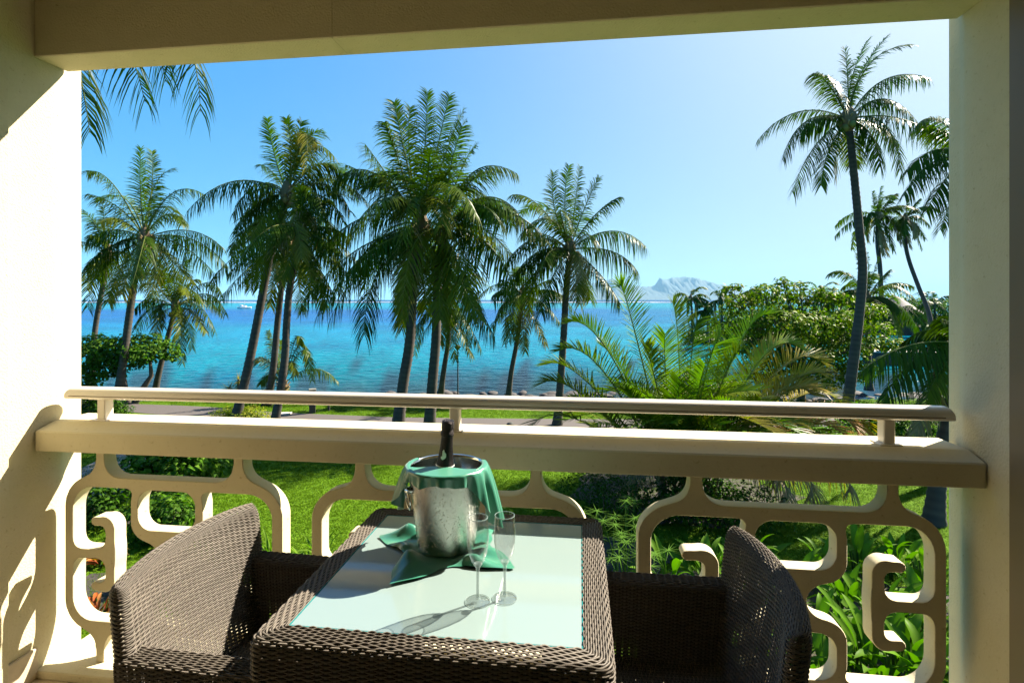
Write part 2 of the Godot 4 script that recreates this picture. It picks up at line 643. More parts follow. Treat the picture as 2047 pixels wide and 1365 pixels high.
func in_path(px: float, py: float) -> bool:
	if px > 340 and px < 420:
		return py > 811
	if px < 340:
		return py > 804 and py < 833
	if px < 760:
		return py > lerpf(813, 834, (px - 340) / 420.0) and py < (842 if px < 430 else 872)
	return py > 836 and py < 859

# ---------------------------------------------------------------- the balcony
const XL := -2.122
const XR := 1.267
const ZB := -1.862            # inner face of the parapet and of the beam above

func wall_slab(called: String, label: String, side: float) -> void:
	# plan of a side wall: flat, then turning a little outwards at its rounded outer end
	var x0 := XL if side < 0 else XR
	var plan := [Vector2(0.0, -1.752), Vector2(0.0, -1.93), Vector2(-0.001, -1.965), Vector2(-0.005, -1.985), Vector2(-0.012, -2.0), Vector2(-0.020, -2.03), Vector2(-0.024, -2.075), Vector2(-0.03, -2.092), Vector2(-0.045, -2.10), Vector2(-0.22, -2.10), Vector2(-0.22, 1.3), Vector2(0.0, 1.3)]
	var w := thing(called, label, "wall")
	var mb := MB.new()
	var y0 := -3.05
	var y1 := 3.1
	var npl := plan.size()
	for k in npl:
		var a: Vector2 = plan[k]
		var b: Vector2 = plan[(k + 1) % npl]
		var pa := Vector3(x0 - a.x * side, 0, a.y)
		var pb := Vector3(x0 - b.x * side, 0, b.y)
		var nn := (pb - pa).cross(Vector3.UP).normalized()
		var mid := (pa + pb) * 0.5 - Vector3(x0 + 0.11 * side, 0, clampf(pa.z, -1.95, 1.2))
		if nn.dot(mid) < 0:
			nn = -nn
		var na := nn
		var nb := nn
		if k in [1, 2, 3, 4, 5, 6, 7]:
			# smooth over the rounded part
			var p0: Vector2 = plan[k - 1]
			var p2: Vector2 = plan[(k + 2) % npl]
			var e0 := (pa - Vector3(x0 - p0.x * side, 0, p0.y)).cross(Vector3.UP).normalized()
			var e2 := (Vector3(x0 - p2.x * side, 0, p2.y) - pb).cross(Vector3.UP).normalized()
			e0 = e0 if e0.dot(nn) > 0 else -e0
			e2 = e2 if e2.dot(nn) > 0 else -e2
			na = (nn + e0).normalized() if k > 1 else nn
			nb = (nn + e2).normalized()
		var i := mb.add(Vector3(pa.x, y0, pa.z), na, Color.WHITE)
		mb.add(Vector3(pb.x, y0, pb.z), nb, Color.WHITE)
		mb.add(Vector3(pb.x, y1, pb.z), nb, Color.WHITE)
		mb.add(Vector3(pa.x, y1, pa.z), na, Color.WHITE)
		mb.quad(i, i + 1, i + 2, i + 3)
	obj("wall_face", mb, M.paint, w)
	# dark frame of the room front, standing a little proud of the wall
	mb = MB.new()
	mb.box(Vector3(x0 - 0.006 * side, 1.5, -1.752 + 0.09), Vector3(0.03, 3.2, 0.18), 0.003, Color.WHITE)
	obj("door_frame", mb, M.brown if side > 0 else M.paint, w)
	mb = MB.new()
	mb.box(Vector3(x0 - 0.005 * side, 0.028, -1.775), Vector3(0.016, 0.12, 0.19), 0.004, Color.WHITE)
	obj("skirting", mb, M.floor, w)

func beam_between(mb: MB, prof: Array, xa: float, xb: float, smooth := false) -> void:
	var n := prof.size()
	var ctr := Vector2.ZERO
	for p in prof:
		ctr += p / n
	for k in n:
		var a: Vector2 = prof[k]
		var b: Vector2 = prof[(k + 1) % n]
		var nn := Vector3(0, -(b.x - a.x), b.y - a.y).normalized()   # prof is (z, y)
		if nn.dot(Vector3(0, (a.y + b.y) * 0.5 - ctr.y, (a.x + b.x) * 0.5 - ctr.x)) < 0:
			nn = -nn
		var na := nn
		var nb := nn
		if smooth:
			na = Vector3(0, a.y - ctr.y, (a.x - ctr.x) * 0.35).normalized() if a.y > ctr.y - 0.005 else nn
			nb = Vector3(0, b.y - ctr.y, (b.x - ctr.x) * 0.35).normalized() if b.y > ctr.y - 0.005 else nn
		var i := mb.add(Vector3(xa, a.y, a.x), na, Color.WHITE)
		mb.add(Vector3(xb, a.y, a.x), na, Color.WHITE)
		mb.add(Vector3(xb, b.y, b.x), nb, Color.WHITE)
		mb.add(Vector3(xa, b.y, b.x), nb, Color.WHITE)
		mb.quad(i, i + 1, i + 2, i + 3)
		mb.flat_tri(Vector3(xa, a.y, a.x), Vector3(xa, b.y, b.x), Vector3(xa, ctr.y, ctr.x), Vector3(-1, 0, 0), Color.WHITE)
		mb.flat_tri(Vector3(xb, a.y, a.x), Vector3(xb, b.y, b.x), Vector3(xb, ctr.y, ctr.x), Vector3(1, 0, 0), Color.WHITE)

func sbox(p: Vector2, c: Vector2, h: Vector2, r: float) -> float:
	var q := (p - c).abs() - h + Vector2(r, r)
	return Vector2(maxf(q.x, 0), maxf(q.y, 0)).length() + minf(maxf(q.x, q.y), 0.0) - r

func seg(p: Vector2, a: Vector2, b: Vector2, r: float) -> float:
	var t := clampf((p - a).dot(b - a) / (b - a).length_squared(), 0.0, 1.0)
	return p.distance_to(a.lerp(b, t)) - r

func smin(a: float, b: float, k: float) -> float:
	var h := maxf(k - absf(a - b), 0.0) / k
	return minf(a, b) - h * h * k * 0.25

const CY0 := 0.430            # middle height of the screen blocks

func screen_sdf(s: float, y: float, wd: float) -> float:
	# mirrored about both middles; x in metres from the left edge
	var x := (0.5 - absf(s - 0.5)) * wd
	var p := Vector2(x, absf(y - CY0))
	var hw := wd * 0.5
	var outer := sbox(p, Vector2(hw, 0), Vector2(hw, 0.308), 0.125)
	# stems up to the beam and down to the kerb
	outer = smin(outer, seg(p, Vector2(0.182 * wd, 0.29), Vector2(0.182 * wd, 0.46), 0.0195), 0.085)
	var inner := sbox(p, Vector2(hw, 0), Vector2(hw - 0.041, 0.268), 0.095)
	var d := maxf(outer, -inner)
	# loop that hangs from the frame, and the stem that joins both loops
	var lo := sbox(p, Vector2(hw, 0.172), Vector2(0.167 * wd, 0.110), 0.075)
	var loop := smin(lo, sbox(p, Vector2(hw, 0), Vector2(0.030, 0.1), 0.01), 0.09)
	d = maxf(smin(d, loop, 0.05), outer)
	var li := sbox(p, Vector2(hw, 0.186), Vector2(0.131 * wd, 0.079), 0.058)
	d = maxf(d, -li)
	# bracket with two hooks, held by an arm from the side
	var br := sbox(p, Vector2(0.232 * wd, 0), Vector2(0.0215, 0.150), 0.02)
	br = smin(br, seg(p, Vector2(0.228 * wd, 0.134), Vector2(0.155 * wd, 0.130), 0.0175), 0.035)
	br = maxf(br, sbox(p, Vector2(0.232 * wd + 0.0215 - 0.12, 0), Vector2(0.12, 0.1515), 0.05))
	var arm := sbox(p, Vector2(0.115 * wd, 0), Vector2(0.115 * wd, 0.019), 0.004)
	return maxf(smin(smin(d, arm, 0.05), br, 0.05), outer)

func screen_block(x0: float, x1: float, bow: float) -> MB:
	var mb := MB.new()
	var wd := x1 - x0
	var cs := 0.0075
	var nx := int(wd / cs) + 4
	var ny := int(0.87 / cs) + 2
	var f := PackedFloat32Array()
	f.resize((nx + 1) * (ny + 1))
	for j in ny + 1:
		for i in nx + 1:
			var s := (i - 2) * cs / wd
			f[j * (nx + 1) + i] = screen_sdf(s, j * cs, wd) if j * cs <= 0.857 else 0.1
	var zf := -1.94
	var zb := -2.0
	var bev := 0.0028
	var place := func(gx: float, gy: float) -> Vector3:
		var s := (gx - 2.0) * cs / wd
		return Vector3(x0 + wd * (s + bow * s * (1.0 - s)), gy * cs, 0)
	var cache := {}
	var grad := func(i: int, j: int) -> Vector2:
		var a := clampi(i, 1, nx - 1)
		var b := clampi(j, 1, ny - 1)
		return Vector2(f[b * (nx + 1) + a + 1] - f[b * (nx + 1) + a - 1], f[(b + 1) * (nx + 1) + a] - f[(b - 1) * (nx + 1) + a]).normalized()
	# vertex on a grid corner or on a crossed edge: [front, back] and for edges also the wall ones
	var corner := func(i: int, j: int) -> Array:
		var k := "c%d_%d" % [i, j]
		if not cache.has(k):
			var p: Vector3 = place.call(i, j)
			cache[k] = [mb.add(p + Vector3(0, 0, zf), Vector3(0, 0, 1), Color.WHITE), mb.add(p + Vector3(0, 0, zb), Vector3(0, 0, -1), Color.WHITE)]
		return cache[k]
	var edge := func(i: int, j: int, i2: int, j2: int) -> Array:
		var k := "e%d_%d_%d_%d" % [i, j, i2, j2]
		if not cache.has(k):
			var a := f[j * (nx + 1) + i]
			var b := f[j2 * (nx + 1) + i2]
			var t := clampf(a / (a - b), 0.02, 0.98)
			var p: Vector3 = place.call(lerpf(i, i2, t), lerpf(j, j2, t))
			var g: Vector2 = grad.call(i, j).lerp(grad.call(i2, j2), t).normalized()
			var n3 := Vector3(g.x, g.y, 0)
			var pin := p - n3 * bev
			cache[k] = [mb.add(pin + Vector3(0, 0, zf), Vector3(0, 0, 1), Color.WHITE), mb.add(pin + Vector3(0, 0, zb), Vector3(0, 0, -1), Color.WHITE),
				mb.add(pin + Vector3(0, 0, zf), (n3 + Vector3(0, 0, 2)).normalized(), Color.WHITE), mb.add(p + Vector3(0, 0, zf - bev), n3, Color.WHITE),
				mb.add(p + Vector3(0, 0, zb + bev), n3, Color.WHITE), mb.add(pin + Vector3(0, 0, zb), (n3 - Vector3(0, 0, 2)).normalized(), Color.WHITE)]
		return cache[k]
	for j in ny:
		for i in nx:
			var cr := [[i, j], [i + 1, j], [i + 1, j + 1], [i, j + 1]]
			var poly := []
			var cut := []
			for k in 4:
				var a: Array = cr[k]
				var b: Array = cr[(k + 1) % 4]
				var fa := f[a[1] * (nx + 1) + a[0]]
				var fb := f[b[1] * (nx + 1) + b[0]]
				if fa < 0.0:
					poly.append(corner.call(a[0], a[1]))
				if (fa < 0.0) != (fb < 0.0):
					var lo: Array = a if (a[0] + a[1]) < (b[0] + b[1]) else b
					var hi: Array = b if (a[0] + a[1]) < (b[0] + b[1]) else a
					var e: Array = edge.call(lo[0], lo[1], hi[0], hi[1])
					poly.append(e)
					cut.append(e)
			for k in range(1, poly.size() - 1):
				mb.tri(poly[0][0], poly[k][0], poly[k + 1][0])
				mb.tri(poly[0][1], poly[k][1], poly[k + 1][1])
			if cut.size() >= 2:
				for k in range(0, cut.size() - 1, 2):
					for q in 3:
						mb.quad(cut[k][2 + q], cut[k + 1][2 + q], cut[k + 1][3 + q], cut[k][3 + q])
	return mb

func make_balcony() -> void:
	var mb := MB.new()
	# floor: a kerb along the edge, one step of 3 cm above the tiles
	mb.box(Vector3((XL + XR) / 2, -0.10, (-2.16 + ZB) / 2), Vector3(XR - XL - 0.004, 0.196, 2.16 + ZB), 0.004, Color.WHITE)
	struct("balcony_kerb", mb, M.paint)
	mb = MB.new()
	mb.box(Vector3((XL + XR) / 2, -0.13, (1.3 + ZB) / 2), Vector3(XR - XL - 0.004, 0.2, 1.3 - ZB - 0.004), 0.002, Color.WHITE)
	struct("balcony_floor", mb, M.floor)
	mb = MB.new()
	mb.box(Vector3((XL + XR) / 2, 2.95, -0.35), Vector3(XR - XL - 0.004, 0.2, 3.2), 0.002, Color.WHITE)
	struct("balcony_ceiling", mb, M.paint)
	# the wall of the room behind, with a wide opening closed by dark glass
	mb = MB.new()
	mb.box(Vector3((XL + XR) / 2, 2.55, 1.2), Vector3(XR - XL - 0.006, 0.58, 0.2), 0.002, Color.WHITE)
	mb.box(Vector3(XL + 0.253, 1.11, 1.2), Vector3(0.5, 2.28, 0.2), 0.002, Color.WHITE)
	mb.box(Vector3(XR - 0.253, 1.11, 1.2), Vector3(0.5, 2.28, 0.2), 0.002, Color.WHITE)
	var bw := obj("room_front_wall", mb, mat(0.30, 0.24, 0.16, 0.8))
	tag(bw, "cream room front wall behind the balcony with a wide opening", "wall")
	mb = MB.new()
	mb.box(Vector3((XL + XR) / 2, 1.11, 1.24), Vector3(XR - XL - 1.01, 2.27, 0.03), 0.002, Color.WHITE)
	var gd := obj("sliding_door", mb, mat(0.05, 0.045, 0.04, 0.2))
	tag(gd, "dark glass sliding door of the room behind the balcony", "door")
	wall_slab("side_wall", "sunlit cream plaster side wall at the left end of the balcony", -1.0)
	wall_slab("side_wall", "shaded cream plaster side wall at the right end of the balcony", 1.0)
	# beam overhead, with a fine seam
	mb = MB.new()
	var ya := 2.40
	var xs := [XL + 0.002, -0.8945, -0.8932, XR - 0.002]
	for s in [[xs[0], xs[1]], [xs[2], xs[3]]]:
		beam_between(mb, [Vector2(-1.862, ya + 0.004), Vector2(-1.866, ya), Vector2(-2.0, ya), Vector2(-2.004, ya + 0.004), Vector2(-2.004, 3.06), Vector2(-1.862, 3.06)], s[0], s[1])
	var bm := obj("overhead_beam", mb, M.paint)
	tag(bm, "deep cream plaster beam along the top of the balcony opening", "beam")
	# parapet beam
	mb = MB.new()
	var prof := [Vector2(-1.864, 0.858), Vector2(ZB, 0.862), Vector2(ZB, 0.932), Vector2(-1.866, 0.938), Vector2(-1.93, 0.958), Vector2(-1.938, 0.960), Vector2(-2.09, 0.960), Vector2(-2.096, 0.955), Vector2(-2.096, 0.858)]
	beam_between(mb, prof, XL + 0.007, -0.475)
	beam_between(mb, prof, -0.472, XR - 0.007)
	var pb := obj("parapet_beam", mb, M.paint_smooth)
	tag(pb, "thick cream painted parapet beam with a sloping top, above the pierced screens", "beam")
	# handrail
	var hr := thing("handrail", "long rounded cream metal handrail on three short posts", "handrail")
	mb = MB.new()
	var zc := -1.985
	var hp := []
	for k in 13:
		var a := PI * k / 12.0
		hp.append(Vector2(zc + cos(a) * 0.056, 1.066 + sin(a) * 0.026))
	hp.append_array([Vector2(zc - 0.056, 1.056), Vector2(zc - 0.050, 1.052), Vector2(zc + 0.050, 1.052), Vector2(zc + 0.056, 1.056)])
	# a fine groove runs along the front under the rounded top
	var gp := []
	for k in hp.size():
		gp.append(hp[k])
	beam_between(mb, gp, XL + 0.06, XR - 0.05, true)
	obj("rail", mb, M.alu, hr)
	mb = MB.new()
	mb.box(Vector3((XL + XR) / 2, 1.0635, zc + 0.0563), Vector3(XR - XL - 0.16, 0.003, 0.003), 0.0005, Color.WHITE)
	obj("groove", mb, M.brown, hr)
	for x in [-1.93, -0.465, 1.035]:
		mb = MB.new()
		mb.box(Vector3(x, 1.006, zc), Vector3(0.036, 0.088, 0.044), 0.003, Color.WHITE)
		mb.box(Vector3(x, 1.0485, zc), Vector3(0.10, 0.006, 0.06), 0.002, Color.WHITE)
		mb.box(Vector3(x, 0.962, zc), Vector3(0.07, 0.006, 0.07), 0.002, Color.WHITE)
		obj("post", mb, M.alu, hr)
	# three pierced screens
	var kind := ["left", "middle", "right"]
	var lab := ["pierced cream screen panel of looping scrolls by the sunlit left wall, behind the left chair", "pierced cream screen panel of looping scrolls in the middle, behind the table", "pierced cream screen panel of looping scrolls by the shaded right wall, behind the right chair"]
	var xx := [[-2.070, -1.131, -0.09], [-1.0136, 0.0275, 0.02], [0.2009, 1.196, 0.12]]
	for k in 3:
		var o := obj("screen_panel", screen_block(xx[k][0], xx[k][1], xx[k][2]), M.paint_smooth)
		tag(o, lab[k], "screen panel", "pierced screens under the parapet")

# ---------------------------------------------------------------- palms
const GREEN := Color(0.036, 0.074, 0.005)
const OLIVE := Color(0.095, 0.122, 0.010)
const YOUNG := Color(0.085, 0.145, 0.010)
const YELLOW := Color(0.20, 0.16, 0.016)
const RUST := Color(0.26, 0.105, 0.016)
const STRAW := Color(0.300, 0.225, 0.120)

# one frond: a rachis bent through m, with rows of narrow leaflets on both sides
# o: n leaflets a side, len longest leaflet, wid its width, lift, droop, fwd, col, tip colour, from bare share of the stalk, rough amount of disorder
func frond_mesh(c: Vector3, m: Vector3, t: Vector3, o: Dictionary) -> ArrayMesh:
	var mb := MB.new()
	var ctl := m * 2.0 - (c + t) * 0.5
	var bend: Vector3 = (t - c).cross(Vector3.UP).normalized() * c.distance_to(t) * rng.randf_range(-0.09, 0.09)
	ctl += bend
	var nl: int = o.get("n", 46)
	var lmax: float = o.get("len", 0.85)
	var wid: float = o.get("wid", 0.045)
	var lift: float = o.get("lift", 0.0)
	var droop: float = o.get("droop", 0.45)
	var fwd0: float = o.get("fwd", 0.45)
	var col: Color = o.get("col", GREEN)
	var col2: Color = o.get("tip", col)
	var bare: float = o.get("bare", 0.14)
	var rough: float = o.get("rough", 0.26)
	var wind: Vector3 = o.get("wind", Vector3.ZERO)
	var sc: float = o.get("stalk", 0.028)
	var steps := 12
	var path := []
	var rad := []
	var cols := []
	var stem: Color = o.get("stem", Color(0.17, 0.19, 0.05))
	for k in steps + 1:
		var u := k / float(steps)
		path.append(c * (1 - u) * (1 - u) + ctl * 2.0 * u * (1 - u) + t * u * u)
		rad.append(sc * (1.35 - u * 1.15) if k else sc * 1.9)
		cols.append(stem.lerp(col, u * 0.7))
	mb.tube(path, rad, 5, stem, false, cols)
	var roll: float = o.get("roll", rng.randf_range(-0.55, 0.55))
	for k in nl:
		var u := bare + (1.0 - bare) * (k + 0.3) / nl
		var p := c * (1 - u) * (1 - u) + ctl * 2.0 * u * (1 - u) + t * u * u
		var tg := ((ctl - c) * (1 - u) + (t - ctl) * u).normalized()
		var up := Vector3.UP - tg * tg.y
		if absf(tg.y) > 0.93:
			up = o.get("face", Vector3(0.5, 0, 0.8)) - tg * tg.dot(o.get("face", Vector3(0.5, 0, 0.8)))
		up = up.normalized().rotated(tg, roll)
		var side := tg.cross(up).normalized()
		var w := (u - bare) / (1.0 - bare)
		var ln := lmax * minf(1.0, 0.55 + w * 2.4) * (1.0 - 0.55 * pow(w, 3.0))
		for s in [-1.0, 1.0]:
			if rng.randf() < 0.07:
				continue
			var r1 := rng.randf_range(-rough, rough)
			var r2 := rng.randf_range(-rough, rough)
			var dir: Vector3 = (side * s + tg * (fwd0 + 0.75 * w * w + r1) + up * (lift + r2 * 1.2)).normalized()
			var l := ln * rng.randf_range(0.78, 1.1)
			var wv: Vector3 = (tg - dir * dir.dot(tg)).normalized()
			wv = (wv + up * s * 0.25).normalized() * wid * 0.5
			var g := rng.randf_range(0.78, 1.22)
			var ca := Color(col.r * g, col.g * g, col.b * g)
			var cb := Color(col2.r * g, col2.g * g, col2.b * g)
			var dr := droop * rng.randf_range(0.75, 1.25)
			var base := mb.v.size()
			var q0 := p
			for e in 4:
				var f: float = [0.0, 0.36, 0.70, 1.0][e]
				var q: Vector3 = p + dir * l * f * (1.0 - 0.28 * dr * f) + Vector3.DOWN * dr * l * pow(f, 1.7) + wind * l * f * f
				var d2: Vector3 = (q - q0).normalized() if e else dir
				var nn := d2.cross(wv).normalized()
				if nn.y < 0.0:
					nn = -nn
				q0 = q
				var cc := ca.lerp(cb, f)
				if e < 3:
					var ww: Vector3 = wv * [0.7, 1.0, 0.66][e]
					mb.add(q - ww, nn, cc)
					mb.add(q + ww, nn, cc)
				else:
					mb.add(q, nn, cc)
			mb.quad(base, base + 1, base + 3, base + 2)
			mb.quad(base + 2, base + 3, base + 5, base + 4)
			mb.tri(base + 4, base + 5, base + 6)
	return mb.mesh(M.frond)

func trunk_mesh(path: Array, r0: float, r1: float, col := Color(0.050, 0.042, 0.034)) -> MB:
	var mb := MB.new()
	# resample through the given points
	var cv := Curve3D.new()
	for k in path.size():
		var a: Vector3 = path[maxi(k - 1, 0)]
		var b: Vector3 = path[mini(k + 1, path.size() - 1)]
		cv.add_point(path[k], -(b - a) / 6.0, (b - a) / 6.0)
	var l := cv.get_baked_length()
	var n := int(clampf(l / 0.085, 20, 150))
	var pts := []
	var rad := []
	var cols := []
	var f := rng.randf() * 50.0
	for k in n + 1:
		var u := k / float(n)
		var q := cv.sample_baked(u * l)
		pts.append(q)
		var ring := 0.045 * (1.0 if k % 2 == 0 else -1.0) + 0.03 * noise.get_noise_1d(k * 0.4 + f)
		rad.append(lerpf(r0, r1, pow(u, 0.7)) * (1.0 + ring) + r0 * 0.55 * exp(-u * l / 0.35))
		var g := (1.2 if k % 2 == 0 else 0.8) * (1.0 + 0.35 * noise.get_noise_1d(k * 0.31 + f + 9.0))
		cols.append(Color(col.r * g, col.g * g, col.b * g))
	mb.tube(pts, rad, 9, col, true, cols)
	return mb

# crown: centre in the picture and its distance; list: [tip x, tip y, through x, through y, towards us, style]
func styled(style: String) -> Dictionary:
	match style:
		"up": return {"lift": 0.1, "droop": 0.34, "fwd": 0.62, "col": YOUNG, "tip": OLIVE}
		"side": return {"lift": -0.12, "droop": 0.62, "fwd": 0.4, "col": GREEN, "tip": OLIVE}
		"arch": return {"lift": -0.25, "droop": 0.95, "fwd": 0.3, "col": GREEN, "tip": GREEN}
		"hang": return {"lift": -0.05, "droop": 0.5, "fwd": 0.55, "col": OLIVE, "tip": OLIVE}
		"old": return {"lift": 0.0, "droop": 0.5, "fwd": 0.5, "col": Color(0.15, 0.155, 0.03), "tip": YELLOW}
		"dead": return {"lift": 0.0, "droop": 0.6, "fwd": 0.7, "col": STRAW, "tip": Color(0.25, 0.17, 0.09), "rough": 0.3}
	return {}

func palm(label: String, base: Vector3, trunk: Array, crown: Vector3, d: float, flen: float, list: Array, extra: int, o := {}) -> Node3D:
	var root := thing(o.get("called", "coconut_palm"), label, "palm tree", base, 0.0, o.get("group", "palms of the garden and the shore"))
	var pts := [base - Vector3(0, 0.1, 0)]
	for q in trunk:
		pts.append(q)
	pts.append(crown - Vector3(0, 0.12, 0))
	var loc := []
	for q in pts:
		loc.append(q - base)
	var r0: float = o.get("r0", 0.165) * 0.92
	obj("trunk", trunk_mesh(loc, r0, o.get("r1", r0 * 0.72)), M.bark, root)
	var c := crown - base
	# fibrous crown base with the stumps of old stalks
	var mb := MB.new()
	mb.lathe([Vector2(r0 * 0.6, -0.45), Vector2(r0 * 1.15, -0.25), Vector2(r0 * 1.5, 0.02), Vector2(r0 * 1.1, 0.25), Vector2(r0 * 0.4, 0.5), Vector2(0.01, 0.62)], 9, Color(0.12, 0.075, 0.035), c)
	for k in 12:
		var a := rr(0, TAU)
		var q := c + Vector3(cos(a) * r0 * 0.9, rr(-0.35, 0.1), sin(a) * r0 * 0.9)
		mb.tube([q, q + Vector3(cos(a) * 0.22, rr(0.05, 0.25), sin(a) * 0.22)], [0.05, 0.025], 5, Color(0.20, 0.13, 0.05).lerp(STRAW, rng.randf()))
	obj("crown_base", mb, M.plain, root)
	var nuts: int = o.get("nuts", 0)
	for k in nuts:
		var a := rr(0, TAU)
		mb = MB.new()
		var nr := rr(0.10, 0.13)
		mb.lathe([Vector2(0.005, -nr * 1.2), Vector2(nr * 0.7, -nr * 0.8), Vector2(nr, 0), Vector2(nr * 0.75, nr * 0.8), Vector2(0.01, nr * 1.1)], 8, Color(0.20, 0.10, 0.03).lerp(Color(0.12, 0.15, 0.03), rng.randf()), c + Vector3(cos(a) * rr(0.2, 0.34), rr(-0.42, -0.12), sin(a) * rr(0.2, 0.34)))
		obj("coconut", mb, M.plain, root)
	var fwd := Vector3(-sin(YAW), 0, -cos(YAW))
	var n: int = int(o.get("n", 46) * 1.25)
	var base_o := {"n": n, "len": flen * 0.205, "wid": o.get("wid", 0.036), "wind": o.get("wind", Vector3(-0.05, 0, 0.03)), "stalk": 0.028 * flen / 4.5}
	for e in list:
		var tipd := 0.0
		var flat := Vector2(e[0] - (CX + FOC * crown_x(crown, d)), e[1] - (CY + FOC * (EYE - crown.y) / d)).length() / FOC * d
		if e.size() > 4 and e[4] is float:
			tipd = e[4]
		else:
			tipd = sqrt(maxf(flen * flen * 0.8 - flat * flat, 0.0)) * 0.85 * (1.0 if rng.randf() < 0.5 else -1.0) * rr(0.3, 1.0)
		var tip := at(e[0], e[1], d - tipd)
		var mid := at(e[2], e[3], d - tipd * 0.45)
		var b := base_o.duplicate()
		b.merge(styled(e[5] if e.size() > 5 else (e[4] if e.size() > 4 and e[4] is String else "side")), true)
		put("frond", frond_mesh(c, mid - base, tip - base, b), root)
	# one or two dry fronds hang down along the trunk
	for k in o.get("dry", 1):
		var a := rr(0, TAU)
		var h := Vector3(cos(a), 0, sin(a))
		var b := base_o.duplicate()
		b.merge(styled("dead"), true)
		b["n"] = 30
		put("frond", frond_mesh(c, c + h * flen * 0.22 - Vector3(0, flen * 0.16, 0), c + h * flen * 0.2 - Vector3(0, flen * rr(0.5, 0.68), 0), b), root)
	# more fronds all round, as the crown grows them
	for k in int(extra * 0.8):
		var a := rr(0, TAU) if not o.has("to") else rr(o.to[0], o.to[1])
		var el := lerpf(1.25, -0.75, pow((k + rng.randf()) / maxf(1.0, int(extra * 0.8)), 0.8))
		add_frond(root, c, a, el, flen * rr(0.82, 1.05), base_o)
	return root

func crown_x(p: Vector3, d: float) -> float:
	return (p.x * cos(YAW) - p.z * sin(YAW)) / d

func add_frond(root: Node3D, c: Vector3, a: float, el: float, l: float, base_o: Dictionary) -> void:
	var h := Vector3(cos(a), 0, sin(a))
	var m := c + (h * cos(el) + Vector3(0, sin(el), 0)) * l * 0.52
	var sag := l * (0.16 + 0.22 * cos(el))
	var t := c + (h * cos(el * 0.8) + Vector3(0, sin(el * 0.8), 0)) * l * 0.96 - Vector3(0, sag, 0)
	if el < -0.3:
		m = c + h * l * 0.36 + Vector3(0, -0.16 * l, 0)
		t = c + h * l * 0.52 + Vector3(0, -0.78 * l, 0)
	var b := base_o.duplicate()
	b.merge(styled("up" if el > 0.75 else ("side" if el > 0.2 else ("arch" if el > -0.3 else "hang"))), true)
	put("frond", frond_mesh(c, m, t, b), root)

func pts(list: Array, d0: float, d1: float) -> Array:
	var out := []
	for k in list.size():
		out.append(at(list[k][0], list[k][1], lerpf(d0, d1, (k + 1.0) / (list.size() + 1.0))))
	return out

